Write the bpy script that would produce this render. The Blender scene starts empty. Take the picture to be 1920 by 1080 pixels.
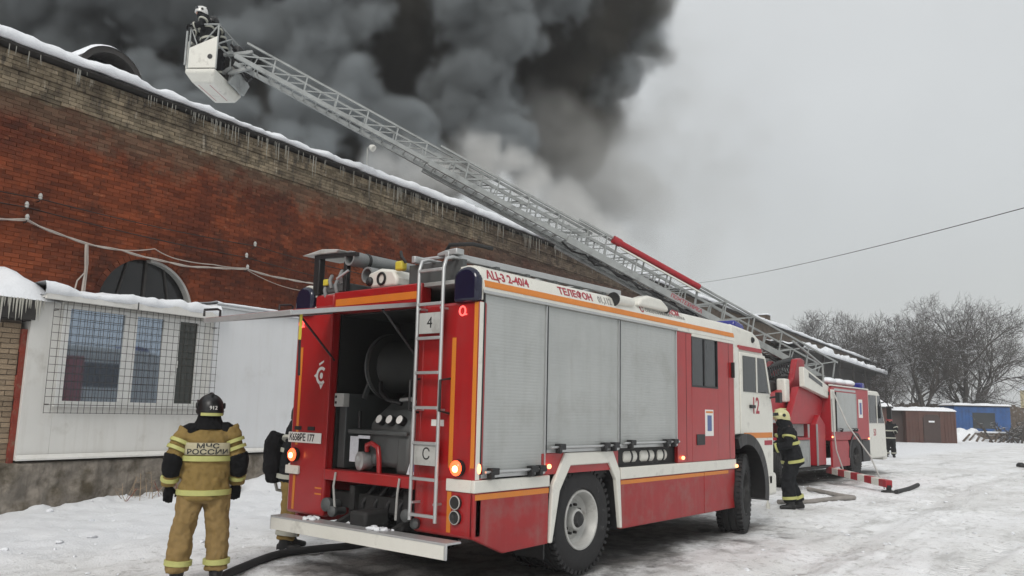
import bpy, bmesh, math, random
import numpy as np
from mathutils import Vector, Matrix

random.seed(7)
SC = bpy.context.scene
COL = SC.collection
PI = math.pi

# ---------------------------------------------------------------- camera
cam_d = bpy.data.cameras.new('camera')
cam = bpy.data.objects.new('camera', cam_d)
COL.objects.link(cam)
SC.camera = cam
cam_d.sensor_width = 36.0
cam_d.lens = 36.0 * 1508.0 / 1920.0
cam_d.clip_end = 3000.0
FWD = Vector((0.76809283, 0.6220923, 0.15177144))
RGT = Vector((0.62649481, -0.77909194, 0.02280352))
UPV = Vector((-0.1324298, -0.0775688, 0.98815253))
mw = Matrix.Identity(4)
for i in range(3):
    mw[i][0] = RGT[i]; mw[i][1] = UPV[i]; mw[i][2] = -FWD[i]
mw[2][3] = 1.65
cam.matrix_world = mw

# ---------------------------------------------------------------- world: even overcast
SUN_EL, SUN_AZ = math.radians(38), math.radians(245)
wd = bpy.data.worlds.new('World'); SC.world = wd; wd.use_nodes = True
wt = wd.node_tree; wt.nodes.clear()
def wn(t, **k):
    n_ = wt.nodes.new(t)
    for a, b in k.items(): setattr(n_, a, b)
    return n_
w_out = wn('ShaderNodeOutputWorld')
w_sky = wn('ShaderNodeTexSky', sky_type='NISHITA', sun_disc=False)
w_sky.sun_elevation = SUN_EL; w_sky.sun_rotation = SUN_AZ; w_sky.air_density = 1.5; w_sky.dust_density = 4
w_b1 = wn('ShaderNodeBackground'); w_b1.inputs['Strength'].default_value = 0.012
w_b2 = wn('ShaderNodeBackground'); w_b2.inputs['Strength'].default_value = 1.0
w_add = wn('ShaderNodeAddShader')
w_tc = wn('ShaderNodeTexCoord'); w_sep = wn('ShaderNodeSeparateXYZ')
w_noise = wn('ShaderNodeTexNoise'); w_noise.inputs['Scale'].default_value = 2.2; w_noise.inputs['Detail'].default_value = 4
w_ramp = wn('ShaderNodeValToRGB')          # the overcast gets brighter towards the zenith
w_ramp.color_ramp.elements[0].position = 0.0; w_ramp.color_ramp.elements[0].color = (0.44, 0.455, 0.46, 1)
w_ramp.color_ramp.elements[1].position = 0.9; w_ramp.color_ramp.elements[1].color = (0.80, 0.815, 0.815, 1)
w_mr = wn('ShaderNodeMapRange'); w_mr.inputs['To Min'].default_value = 0.93; w_mr.inputs['To Max'].default_value = 1.07
w_mr.inputs['From Min'].default_value = 0.3; w_mr.inputs['From Max'].default_value = 0.7
w_mul = wn('ShaderNodeVectorMath', operation='SCALE')
lk = wt.links.new
lk(w_tc.outputs['Generated'], w_sep.inputs[0]); lk(w_tc.outputs['Generated'], w_noise.inputs['Vector'])
lk(w_sep.outputs['Z'], w_ramp.inputs[0]); lk(w_noise.outputs[0], w_mr.inputs[0])
lk(w_ramp.outputs[0], w_mul.inputs[0]); lk(w_mr.outputs[0], w_mul.inputs['Scale'])
lk(w_mul.outputs[0], w_b2.inputs['Color']); lk(w_sky.outputs[0], w_b1.inputs['Color'])
lk(w_b1.outputs[0], w_add.inputs[0]); lk(w_b2.outputs[0], w_add.inputs[1]); lk(w_add.outputs[0], w_out.inputs['Surface'])

sun_d = bpy.data.lights.new('sun', 'SUN'); sun_d.energy = 1.5; sun_d.angle = math.radians(20); sun_d.color = (1, 0.97, 0.93)
sun = bpy.data.objects.new('sun', sun_d); COL.objects.link(sun)
sd = Vector((math.sin(SUN_AZ) * math.cos(SUN_EL), math.cos(SUN_AZ) * math.cos(SUN_EL), math.sin(SUN_EL)))
sun.rotation_euler = sd.to_track_quat('Z', 'Y').to_euler()

vs = SC.view_settings
vs.view_transform = 'Standard'; vs.look = 'None'; vs.gamma = 1.0; vs.exposure = 0.0; vs.use_curve_mapping = False
SC.render.engine = 'CYCLES'
SC.cycles.use_denoising = True
SC.cycles.max_bounces = 5; SC.cycles.diffuse_bounces = 2; SC.cycles.glossy_bounces = 3
SC.cycles.transparent_max_bounces = 12; SC.cycles.volume_bounces = 1
SC.cycles.volume_step_rate = 2.5; SC.cycles.volume_max_steps = 256
SC.cycles.use_adaptive_sampling = True; SC.cycles.adaptive_threshold = 0.02
SC.cycles.caustics_reflective = False; SC.cycles.caustics_refractive = False

# ---------------------------------------------------------------- helpers
class MB:
    """collects shapes and links them as ONE mesh object"""
    def __init__(s): s.v = []; s.f = []
    def add(s, vs_, fs_):
        b = len(s.v); s.v.extend([tuple(p) for p in vs_]); s.f.extend([tuple(i + b for i in f) for f in fs_]); return s
    def box(s, x0, x1, y0, y1, z0, z1):
        return s.add([(x0,y0,z0),(x1,y0,z0),(x1,y1,z0),(x0,y1,z0),(x0,y0,z1),(x1,y0,z1),(x1,y1,z1),(x0,y1,z1)],
                     [(0,3,2,1),(4,5,6,7),(0,1,5,4),(1,2,6,5),(2,3,7,6),(3,0,4,7)])
    def obox(s, c, size, m=None):
        hx, hy, hz = [q / 2 for q in size]; m = m or Matrix.Identity(3); c = Vector(c)
        P = [c + m @ Vector(q) for q in [(-hx,-hy,-hz),(hx,-hy,-hz),(hx,hy,-hz),(-hx,hy,-hz),(-hx,-hy,hz),(hx,-hy,hz),(hx,hy,hz),(-hx,hy,hz)]]
        return s.add(P, [(0,3,2,1),(4,5,6,7),(0,1,5,4),(1,2,6,5),(2,3,7,6),(3,0,4,7)])
    def bar(s, p0, p1, w, h=None, up=(0,0,1)):
        p0 = Vector(p0); p1 = Vector(p1); h = h or w
        d = p1 - p0; L = d.length; d.normalize(); upv = Vector(up)
        if abs(d.dot(upv)) > 0.98: upv = Vector((1,0,0))
        y = upv.cross(d).normalized(); z = d.cross(y)
        m = Matrix((d, y, z)).transposed()
        return s.obox((p0 + p1) / 2, (L, w, h), m)
    def loft(s, rings, caps=True, closed=False):
        n = len(rings[0]); b = len(s.v)
        for r in rings: s.v.extend([tuple(p) for p in r])
        for i in range(len(rings) - 1):
            for j in range(n):
                k = (j + 1) % n
                s.f.append((b+i*n+j, b+i*n+k, b+(i+1)*n+k, b+(i+1)*n+j))
        if caps:
            s.f.append(tuple(b + j for j in reversed(range(n))))
            s.f.append(tuple(b + (len(rings)-1)*n + j for j in range(n)))
        return s
    def tube(s, pts, r, n=8, caps=True):
        pts = [Vector(p) for p in pts]; rs = r if isinstance(r, (list, tuple)) else [r] * len(pts)
        rings = []; prev = None
        for i, p in enumerate(pts):
            a = pts[max(i-1, 0)]; c = pts[min(i+1, len(pts)-1)]
            d = (c - a).normalized()
            if prev is None:
                u = Vector((0,0,1)) if abs(d.z) < 0.9 else Vector((1,0,0))
                y = u.cross(d).normalized()
            else:
                y = (prev - d * prev.dot(d)).normalized()
            prev = y; z = d.cross(y)
            rings.append([p + (y * math.cos(t) + z * math.sin(t)) * rs[i] for t in [2*PI*j/n for j in range(n)]])
        return s.loft(rings, caps)
    def cyl(s, p0, p1, r0, r1=None, n=16, caps=True): return s.tube([p0, p1], [r0, r0 if r1 is None else r1], n, caps)
    def prism(s, poly, axis, a, b):
        """poly in the plane across the axis: x -> (y,z), y -> (x,z), z -> (x,y)"""
        n = len(poly)
        def P(q, t): return {'x': (t, q[0], q[1]), 'y': (q[0], t, q[1]), 'z': (q[0], q[1], t)}[axis]
        V = [P(q, a) for q in poly] + [P(q, b) for q in poly]
        F = [tuple(range(n)), tuple(reversed(range(n, 2*n)))] + [(i, i+n, (i+1) % n + n, (i+1) % n) for i in range(n)]
        return s.add(V, F)
    def lathe(s, prof, o, axis, n=24, caps=True):
        o = Vector(o); d = Vector(axis).normalized()
        u = Vector((0,0,1)) if abs(d.z) < 0.9 else Vector((1,0,0))
        y = u.cross(d).normalized(); z = d.cross(y)
        return s.loft([[o + d * h + (y * math.cos(t) + z * math.sin(t)) * r for t in [2*PI*j/n for j in range(n)]] for r, h in prof], caps)
    def ell(s, c, r, n=16, m=10, rot=None):
        c = Vector(c); r = r if isinstance(r, (list, tuple)) else (r, r, r); rot = rot or Matrix.Identity(3)
        rings = []
        for i in range(1, m):
            t = PI * i / m
            rings.append([c + rot @ Vector((r[0]*math.sin(t)*math.cos(a), r[1]*math.sin(t)*math.sin(a), -r[2]*math.cos(t))) for a in [2*PI*j/n for j in range(n)]])
        return s.loft(rings, True)
    def mesh(s, name='m', smooth=None):
        me = bpy.data.meshes.new(name); me.from_pydata(s.v, [], s.f); me.validate()
        bm = bmesh.new(); bm.from_mesh(me); bmesh.ops.recalc_face_normals(bm, faces=bm.faces); bm.to_mesh(me); bm.free()
        if smooth is not None:
            me.polygons.foreach_set('use_smooth', [True] * len(me.polygons))
            me.set_sharp_from_angle(angle=math.radians(smooth))
        return me
    def build(s, name, mat, parent=None, bevel=0, smooth=None, seg=2):
        me = s.mesh(name, smooth if smooth is not None else (30 if bevel else None))
        return link(name, me, mat, parent, bevel, seg)

def link(name, me, mat=None, parent=None, bevel=0, seg=2):
    if mat is not None and not me.materials: me.materials.append(mat)
    o = bpy.data.objects.new(name, me); COL.objects.link(o)
    if parent is not None: o.parent = parent
    if bevel:
        b = o.modifiers.new('bevel', 'BEVEL'); b.width = bevel; b.segments = seg; b.limit_method = 'ANGLE'; b.angle_limit = math.radians(35); b.harden_normals = False
    return o

def tag(o, label=None, cat=None, group=None, kind=None):
    if label: o['label'] = label
    if cat: o['category'] = cat
    if group: o['group'] = group
    if kind: o['kind'] = kind
    return o

def thing(name, label, cat, loc=(0,0,0), rz=0.0, group=None, parent=None):
    o = bpy.data.objects.new(name, None); COL.objects.link(o); o.empty_display_size = 0.2
    o.location = loc; o.rotation_euler = (0, 0, rz)
    if parent is not None: o.parent = parent
    return tag(o, label, cat, group)

def lettering(txt, size, m, mat, parent, name='lettering', ext=0.0015, sx=1.0, bold=0.0, align='LEFT'):
    c = bpy.data.curves.new(name, 'FONT'); c.body = txt; c.size = size; c.extrude = ext; c.offset = bold
    c.align_x = align; c.align_y = 'CENTER'; c.resolution_u = 3
    c.materials.append(mat)
    tmp = bpy.data.objects.new('tmp', c); me = bpy.data.meshes.new_from_object(tmp); bpy.data.objects.remove(tmp)
    o = link(name, me, mat, parent)
    o.matrix_local = m @ Matrix.Diagonal((sx, 1, 1, 1))
    return o
def frame(o, x, y):
    """4x4 with the given x and y directions"""
    x = Vector(x).normalized(); y = Vector(y); y = (y - x * x.dot(y)).normalized(); z = x.cross(y)
    m = Matrix.Identity(4)
    for i in range(3): m[i][0] = x[i]; m[i][1] = y[i]; m[i][2] = z[i]; m[i][3] = o[i]
    return m

# smooth value noise for geometry
_rng = np.random.RandomState(3)
_lat = _rng.rand(64, 64)
def vnoise(x, y, sc=1.0, seed=0):
    x = np.asarray(x, float) * sc + seed * 7.31; y = np.asarray(y, float) * sc + seed * 3.77
    xi = np.floor(x).astype(int); yi = np.floor(y).astype(int); fx = x - xi; fy = y - yi
    fx = fx*fx*(3-2*fx); fy = fy*fy*(3-2*fy)
    g = lambda a, b: _lat[a % 64, b % 64]
    return (g(xi,yi)*(1-fx)*(1-fy) + g(xi+1,yi)*fx*(1-fy) + g(xi,yi+1)*(1-fx)*fy + g(xi+1,yi+1)*fx*fy) - 0.5
def fbm(x, y, sc=1.0, oct=4, seed=0, gain=0.5):
    t = 0; a = 1.0
    for i in range(oct): t = t + a * vnoise(x, y, sc * 2**i, seed + i); a *= gain
    return t

def grid_obj(name, X, Y, Z, mat, parent=None, smooth=True):
    """height sheet from 2-D arrays"""
    ny, nx = X.shape
    me = bpy.data.meshes.new(name)
    co = np.stack([X, Y, Z], -1).reshape(-1, 3).astype(np.float32)
    idx = np.arange(ny*nx).reshape(ny, nx)
    q = np.stack([idx[:-1,:-1], idx[:-1,1:], idx[1:,1:], idx[1:,:-1]], -1).reshape(-1, 4)
    me.vertices.add(len(co)); me.vertices.foreach_set('co', co.ravel())
    me.loops.add(q.size); me.loops.foreach_set('vertex_index', q.ravel().astype(np.int32))
    me.polygons.add(len(q)); me.polygons.foreach_set('loop_start', np.arange(0, q.size, 4, dtype=np.int32)); me.polygons.foreach_set('loop_total', np.full(len(q), 4, np.int32))
    me.update(calc_edges=True)
    if smooth: me.polygons.foreach_set('use_smooth', np.ones(len(q), bool))
    return link(name, me, mat, parent)

# ---------------------------------------------------------------- materials
def nodes(m): return m.node_tree.nodes, m.node_tree.links.new
def sock(n, names):
    for k in names:
        if k in n.inputs: return n.inputs[k]
def mat(name, col, rough=0.5, metal=0.0, var=0.0, vscale=4.0, bump=0.0, bscale=60.0, dirt=None, emit=None, coat=0.0, spec=0.5, rand=0.0, space='Object', streak=None):
    """dirt = (colour, coverage 0..1, scale, strength)"""
    m = bpy.data.materials.new(name); m.use_nodes = True
    N, Lk = nodes(m); b = N['Principled BSDF']
    b.inputs['Base Color'].default_value = (*col, 1); b.inputs['Roughness'].default_value = rough; b.inputs['Metallic'].default_value = metal
    b.inputs['Specular IOR Level'].default_value = spec; b.inputs['Coat Weight'].default_value = coat; b.inputs['Coat Roughness'].default_value = 0.12
    if emit: b.inputs['Emission Color'].default_value = (*emit[0], 1); b.inputs['Emission Strength'].default_value = emit[1]
    tc = N.new('ShaderNodeTexCoord'); vec = tc.outputs['Object']
    if space == 'World':
        g = N.new('ShaderNodeNewGeometry'); vec = g.outputs['Position']
    cur = None
    if var or rand:
        hs = N.new('ShaderNodeHueSaturation'); hs.inputs['Color'].default_value = (*col, 1)
        mr = N.new('ShaderNodeMapRange'); mr.inputs['From Min'].default_value = 0.25; mr.inputs['From Max'].default_value = 0.75
        mr.inputs['To Min'].default_value = 1 - var; mr.inputs['To Max'].default_value = 1 + var
        nz = N.new('ShaderNodeTexNoise'); nz.inputs['Scale'].default_value = vscale; nz.inputs['Detail'].default_value = 5; nz.inputs['Roughness'].default_value = 0.6
        Lk(vec, nz.inputs['Vector']); Lk(nz.outputs[0], mr.inputs[0])
        v = mr.outputs[0]
        if rand:
            oi = N.new('ShaderNodeObjectInfo'); gi = N.new('ShaderNodeNewGeometry')
            ad = N.new('ShaderNodeMath'); ad.operation = 'ADD'; Lk(oi.outputs['Random'], ad.inputs[0]); Lk(gi.outputs['Random Per Island'], ad.inputs[1])
            fr = N.new('ShaderNodeMath'); fr.operation = 'FRACT'; Lk(ad.outputs[0], fr.inputs[0])
            m2 = N.new('ShaderNodeMapRange'); m2.inputs['To Min'].default_value = 1 - rand; m2.inputs['To Max'].default_value = 1 + rand; Lk(fr.outputs[0], m2.inputs[0])
            mu = N.new('ShaderNodeMath'); mu.operation = 'MULTIPLY'; Lk(v, mu.inputs[0]); Lk(m2.outputs[0], mu.inputs[1]); v = mu.outputs[0]
        Lk(v, hs.inputs['Value']); cur = hs.outputs[0]
    if dirt:
        dc, cover, dsc, dst = dirt
        nz = N.new('ShaderNodeTexNoise'); nz.inputs['Scale'].default_value = dsc; nz.inputs['Detail'].default_value = 8; nz.inputs['Roughness'].default_value = 0.65
        Lk(vec, nz.inputs['Vector'])
        mr = N.new('ShaderNodeMapRange'); mr.inputs['From Min'].default_value = 0.7 - cover*0.4; mr.inputs['From Max'].default_value = 0.8 - cover*0.25; mr.inputs['To Max'].default_value = dst
        Lk(nz.outputs[0], mr.inputs[0])
        mx = N.new('ShaderNodeMix'); mx.data_type = 'RGBA'; Lk(mr.outputs[0], mx.inputs['Factor'])
        if cur: Lk(cur, mx.inputs['A'])
        else: mx.inputs['A'].default_value = (*col, 1)
        mx.inputs['B'].default_value = (*dc, 1); cur = mx.outputs['Result']
    if streak:      # run-off streaks: (colour, strength)
        mp = N.new('ShaderNodeMapping'); mp.inputs['Scale'].default_value = (9, 9, 0.55); Lk(vec, mp.inputs['Vector'])
        nz = N.new('ShaderNodeTexNoise'); nz.inputs['Scale'].default_value = 1.0; nz.inputs['Detail'].default_value = 6; nz.inputs['Roughness'].default_value = 0.6; Lk(mp.outputs[0], nz.inputs['Vector'])
        mr = N.new('ShaderNodeMapRange'); mr.inputs['From Min'].default_value = 0.50; mr.inputs['From Max'].default_value = 0.72; mr.inputs['To Max'].default_value = streak[1]; Lk(nz.outputs[0], mr.inputs[0])
        mx = N.new('ShaderNodeMix'); mx.data_type = 'RGBA'; Lk(mr.outputs[0], mx.inputs['Factor'])
        if cur: Lk(cur, mx.inputs['A'])
        else: mx.inputs['A'].default_value = (*col, 1)
        mx.inputs['B'].default_value = (*streak[0], 1); cur = mx.outputs['Result']
    if cur: Lk(cur, b.inputs['Base Color'])
    if bump:
        nz = N.new('ShaderNodeTexNoise'); nz.inputs['Scale'].default_value = bscale; nz.inputs['Detail'].default_value = 4; Lk(vec, nz.inputs['Vector'])
        bp = N.new('ShaderNodeBump'); bp.inputs['Strength'].default_value = bump; bp.inputs['Distance'].default_value = 0.02; Lk(nz.outputs[0], bp.inputs['Height']); Lk(bp.outputs[0], b.inputs['Normal'])
    return m

GRIME = (0.16, 0.14, 0.12)
M = {}
M['red'] = mat('fire_red_paint', (0.34, 0.010, 0.012), 0.33, var=0.10, coat=0.25, dirt=((0.20, 0.045, 0.04), 0.36, 2.5, 0.35), streak=((0.20, 0.05, 0.045), 0.22))
M['red2'] = mat('ladder_truck_red', (0.34, 0.012, 0.02), 0.4, var=0.1, dirt=((0.25, 0.08, 0.08), 0.4, 3, 0.4))
M['redlow'] = mat('salt_sprayed_red_paint', (0.30, 0.010, 0.012), 0.42, var=0.12, dirt=((0.24, 0.10, 0.09), 0.55, 3.5, 0.55), streak=((0.26, 0.13, 0.11), 0.22))
M['white'] = mat('white_paint', (0.68, 0.67, 0.61), 0.38, var=0.06, coat=0.15, dirt=(GRIME, 0.36, 4, 0.38))
M['orange'] = mat('orange_stripe', (0.62, 0.20, 0.022), 0.45, var=0.06, dirt=(GRIME, 0.25, 3, 0.2))
M['navy'] = mat('navy_lamp_lens', (0.006, 0.008, 0.028), 0.14, spec=0.6)
M['alu'] = mat('aluminium', (0.50, 0.51, 0.51), 0.42, 0.6, var=0.08, dirt=(GRIME, 0.3, 4, 0.25))
M['shutter'] = mat('roller_shutter_aluminium', (0.42, 0.435, 0.425), 0.42, 0.3, var=0.10, vscale=1.4, dirt=((0.24, 0.23, 0.20), 0.40, 1.6, 0.35), streak=((0.28, 0.27, 0.25), 0.22))
M['black'] = mat('black_plastic', (0.012, 0.012, 0.013), 0.5, var=0.2)
M['rubber'] = mat('tyre_rubber', (0.016, 0.016, 0.017), 0.8, var=0.3, vscale=9, bump=0.2, bscale=70, dirt=((0.30, 0.30, 0.30), 0.24, 6, 0.4))
M['rim'] = mat('wheel_rim_steel', (0.46, 0.46, 0.44), 0.5, 0.2, var=0.15, dirt=((0.16, 0.14, 0.12), 0.42, 7, 0.6))
M['dark'] = mat('dark_chassis', (0.018, 0.018, 0.018), 0.7, var=0.3, dirt=((0.2, 0.2, 0.2), 0.3, 5, 0.4))
M['grey'] = mat('grey_pump_paint', (0.075, 0.08, 0.08), 0.5, var=0.15)
M['greyd'] = mat('grey_drum_paint', (0.022, 0.023, 0.022), 0.55, var=0.2)
M['ltgrey'] = mat('light_grey_plastic', (0.42, 0.42, 0.40), 0.5, var=0.12, dirt=(GRIME, 0.35, 5, 0.4))
M['lgrey'] = mat('ladder_grey_paint', (0.31, 0.325, 0.32), 0.5, 0.15, var=0.18, dirt=((0.10, 0.10, 0.10), 0.42, 3, 0.55))
M['hosegrey'] = mat('suction_hose_grey', (0.20, 0.21, 0.21), 0.55, var=0.12, dirt=((0.5, 0.5, 0.5), 0.3, 6, 0.4))
M['yellow'] = mat('yellow_cap', (0.60, 0.50, 0.05), 0.5)
M['lampred'] = mat('tail_lamp_lit', (0.6, 0.02, 0.01), 0.2, emit=((1.0, 0.10, 0.03), 3.2))
M['lamphot'] = mat('lamp_core_lit', (1, 0.5, 0.2), 0.2, emit=((1.0, 0.42, 0.14), 9.0))
M['lampdim'] = mat('marker_lamp_lit', (0.9, 0.2, 0.05), 0.2, emit=((1.0, 0.30, 0.12), 5.0))
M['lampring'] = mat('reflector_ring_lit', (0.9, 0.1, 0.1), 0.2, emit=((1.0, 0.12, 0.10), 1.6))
M['glass'] = mat('dark_vehicle_glass', (0.02, 0.024, 0.027), 0.06, spec=0.8)
M['blue'] = mat('blue_beacon', (0.03, 0.035, 0.22), 0.2, spec=0.5)
M['ltred'] = mat('red_lettering', (0.34, 0.02, 0.04), 0.5, var=0.2, vscale=30)
M['ltwhite'] = mat('white_lettering', (0.75, 0.73, 0.70), 0.5)
M['ltblack'] = mat('black_lettering', (0.02, 0.02, 0.02), 0.6)
M['ltgold'] = mat('grey_lettering', (0.28, 0.27, 0.26), 0.6)
M['paper'] = mat('paper_label', (0.62, 0.62, 0.66), 0.7, var=0.15, vscale=25)
M['bluepr'] = mat('blue_print', (0.10, 0.14, 0.30), 0.6)
M['snow'] = mat('snow', (0.80, 0.82, 0.85), 0.65, var=0.05, vscale=3, bump=0.5, bscale=22, spec=0.25)
M['ice'] = mat('icicle_ice', (0.42, 0.41, 0.36), 0.15, spec=0.6)
M['hose'] = mat('canvas_hose', (0.025, 0.025, 0.026), 0.8, var=0.3, bump=0.3, bscale=80)
M['hosel'] = mat('pale_canvas_hose', (0.26, 0.24, 0.22), 0.85, var=0.3, bump=0.3, bscale=80)
# ---------------------------------------------------------------- ground: one snow sheet
def ground_material():
    m = bpy.data.materials.new('trampled_snow'); m.use_nodes = True
    N, Lk = nodes(m); b = N['Principled BSDF']; b.inputs['Roughness'].default_value = 0.6; b.inputs['Specular IOR Level'].default_value = 0.25
    g = N.new('ShaderNodeNewGeometry')
    def noise(sc, det=6, rough=0.6, vec=None, dist=0.0):
        n_ = N.new('ShaderNodeTexNoise'); n_.inputs['Scale'].default_value = sc; n_.inputs['Detail'].default_value = det
        n_.inputs['Roughness'].default_value = rough; n_.inputs['Distortion'].default_value = dist; Lk(vec or g.outputs['Position'], n_.inputs['Vector']); return n_.outputs[0]
    def mr(v, a, b_, c, d):
        n_ = N.new('ShaderNodeMapRange'); n_.interpolation_type = 'SMOOTHSTEP'
        for k, q in zip(('From Min','From Max','To Min','To Max'), (a,b_,c,d)): n_.inputs[k].default_value = q
        Lk(v, n_.inputs[0]); return n_.outputs[0]
    def mix(f, A, B):
        n_ = N.new('ShaderNodeMix'); n_.data_type = 'RGBA'
        Lk(f, n_.inputs['Factor'])
        for k, q in (('A', A), ('B', B)):
            if isinstance(q, tuple): n_.inputs[k].default_value = (*q, 1)
            else: Lk(q, n_.inputs[k])
        return n_.outputs['Result']
    mp = N.new('ShaderNodeMapping'); mp.inputs['Scale'].default_value = (0.35, 1.6, 1); Lk(g.outputs['Position'], mp.inputs['Vector'])   # driven direction of the yard
    c = mix(mr(noise(0.45, 5), 0.42, 0.62, 0, 1), (0.87, 0.875, 0.885), (0.73, 0.73, 0.725))       # packed snow
    c = mix(mr(noise(0.9, 8, 0.7, mp.outputs[0]), 0.50, 0.70, 0, 0.8), c, (0.44, 0.435, 0.425))   # wheel smears
    c = mix(mr(noise(6.0, 7, 0.72), 0.52, 0.66, 0, 0.62), c, (0.40, 0.39, 0.375))                 # mottling
    c = mix(mr(noise(1.3, 9, 0.78), 0.60, 0.70, 0, 0.85), c, (0.17, 0.16, 0.15))                 # bare dirty patches
    c = mix(mr(noise(18, 5, 0.7), 0.60, 0.70, 0, 0.75), c, (0.20, 0.19, 0.18))                   # grit
    # cleaner snow away from the driven yard, and shade painted into the colour below the engine
    sx = N.new('ShaderNodeSeparateXYZ'); Lk(g.outputs['Position'], sx.inputs[0])
    clean = mr(sx.outputs['Y'], 8.6, 10.5, 0, 1)
    cs = mix(mr(noise(2.2, 7, 0.7), 0.55, 0.75, 0, 0.55), (0.80, 0.815, 0.84), (0.48, 0.47, 0.46))
    c = mix(clean, c, cs)
    # dark slushy tone that paints in the shade under the two engines
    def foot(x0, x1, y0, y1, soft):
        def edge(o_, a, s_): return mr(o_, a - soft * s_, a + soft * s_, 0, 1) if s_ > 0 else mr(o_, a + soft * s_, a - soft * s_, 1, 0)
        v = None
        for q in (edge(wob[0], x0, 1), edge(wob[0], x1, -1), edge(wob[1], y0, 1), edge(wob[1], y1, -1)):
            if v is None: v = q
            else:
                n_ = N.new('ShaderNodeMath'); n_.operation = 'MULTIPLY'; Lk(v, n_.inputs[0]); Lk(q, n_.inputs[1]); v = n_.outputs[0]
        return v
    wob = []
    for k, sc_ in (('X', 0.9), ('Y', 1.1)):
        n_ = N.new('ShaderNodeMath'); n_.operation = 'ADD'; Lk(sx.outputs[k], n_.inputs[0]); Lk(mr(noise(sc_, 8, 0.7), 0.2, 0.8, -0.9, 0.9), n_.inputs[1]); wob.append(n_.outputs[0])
    slush_shade = mix(mr(noise(3.0, 8, 0.7), 0.40, 0.62, 0, 1), (0.075, 0.07, 0.066), (0.26, 0.25, 0.24))
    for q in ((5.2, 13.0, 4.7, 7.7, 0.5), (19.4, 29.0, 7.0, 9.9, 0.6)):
        n_ = N.new('ShaderNodeMath'); n_.operation = 'MULTIPLY'; Lk(foot(*q), n_.inputs[0]); n_.inputs[1].default_value = 0.9; c = mix(n_.outputs[0], c, slush_shade)
    Lk(c, b.inputs['Base Color'])
    bp = N.new('ShaderNodeBump'); bp.inputs['Strength'].default_value = 0.6; bp.inputs['Distance'].default_value = 0.03
    ad = N.new('ShaderNodeMath'); ad.operation = 'ADD'; Lk(noise(9, 6, 0.7), ad.inputs[0]); Lk(noise(40, 3, 0.6), ad.inputs[1]); 
    # tread bars pressed into the driven lanes
    hgt = ad.outputs[0]
    for yy, off in ((3.9, 0.0), (2.2, 0.3), (1.2, 0.6)):
        def mth(op, a, b_=0.0):
            n_ = N.new('ShaderNodeMath'); n_.operation = op
            for i_, v in enumerate((a, b_)):
                if isinstance(v, (int, float)): n_.inputs[i_].default_value = v
                else: Lk(v, n_.inputs[i_])
            return n_.outputs[0]
        ctr = mth('ADD', mth('MULTIPLY', mth('SINE', mth('ADD', mth('MULTIPLY', sx.outputs['X'], 0.13), yy)), 0.5), yy)
        dist = mth('ABSOLUTE', mth('SUBTRACT', sx.outputs['Y'], ctr)); lane = mr(dist, 0.12, 0.20, 1, 0)
        bars = mth('SINE', mth('ADD', mth('MULTIPLY', sx.outputs['X'], 62.0), mth('MULTIPLY', dist, 25.0)))
        hgt = mth('ADD', hgt, mth('MULTIPLY', mth('MULTIPLY', lane, bars), mr(noise(0.8, 4), 0.35, 0.65, 0.0, 0.55)))
    Lk(hgt, bp.inputs['Height']); Lk(bp.outputs[0], b.inputs['Normal'])
    return m
def axis(lo, d0, d1, hi, step, n_out):
    a = np.arange(d0, d1, step)
    left = d0 - np.geomspace(step, d0 - lo, n_out)[::-1]; right = a[-1] + np.geomspace(step, hi - a[-1], n_out)
    return np.concatenate([left, a, right])
gx = axis(-300, 1.0, 30.0, 420, 0.07, 40); gy = axis(-300, -1.0, 15.0, 300, 0.065, 40)
GX, GY = np.meshgrid(gx, gy)
def ground_z(x, y):
    x = np.asarray(x, float); y = np.asarray(y, float)
    z = 0.05 * fbm(x, y, 0.5, 4, 1) + 0.034 * fbm(x, y, 2.5, 4, 5, 0.65)
    for yy, w_, d_ in ((3.9, 0.20, 0.05), (3.5, 0.06, -0.03), (2.2, 0.20, 0.055), (1.8, 0.07, -0.03), (1.2, 0.22, 0.05), (0.2, 0.22, 0.04), (9.2, 0.2, 0.05)):
        ctr = yy + 0.5 * np.sin(x * 0.13 + yy)
        z = z - d_ * np.exp(-((y - ctr) / w_) ** 2)
    yb = 13.55 + (x - 7.2) * math.tan(math.radians(6))          # snow lying against the annex
    z = z + 0.19 * np.exp(-np.maximum(yb - y, 0) / 0.50) * np.maximum(0.1, 0.75 + 1.9 * fbm(x, y, 1.3, 4, 9)) + 0.05 * np.clip((y - 8.4) / 2.5, 0, 1) * (0.8 + 1.2 * fbm(x, y, 2.0, 3, 12))
    return z - 0.03
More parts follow.
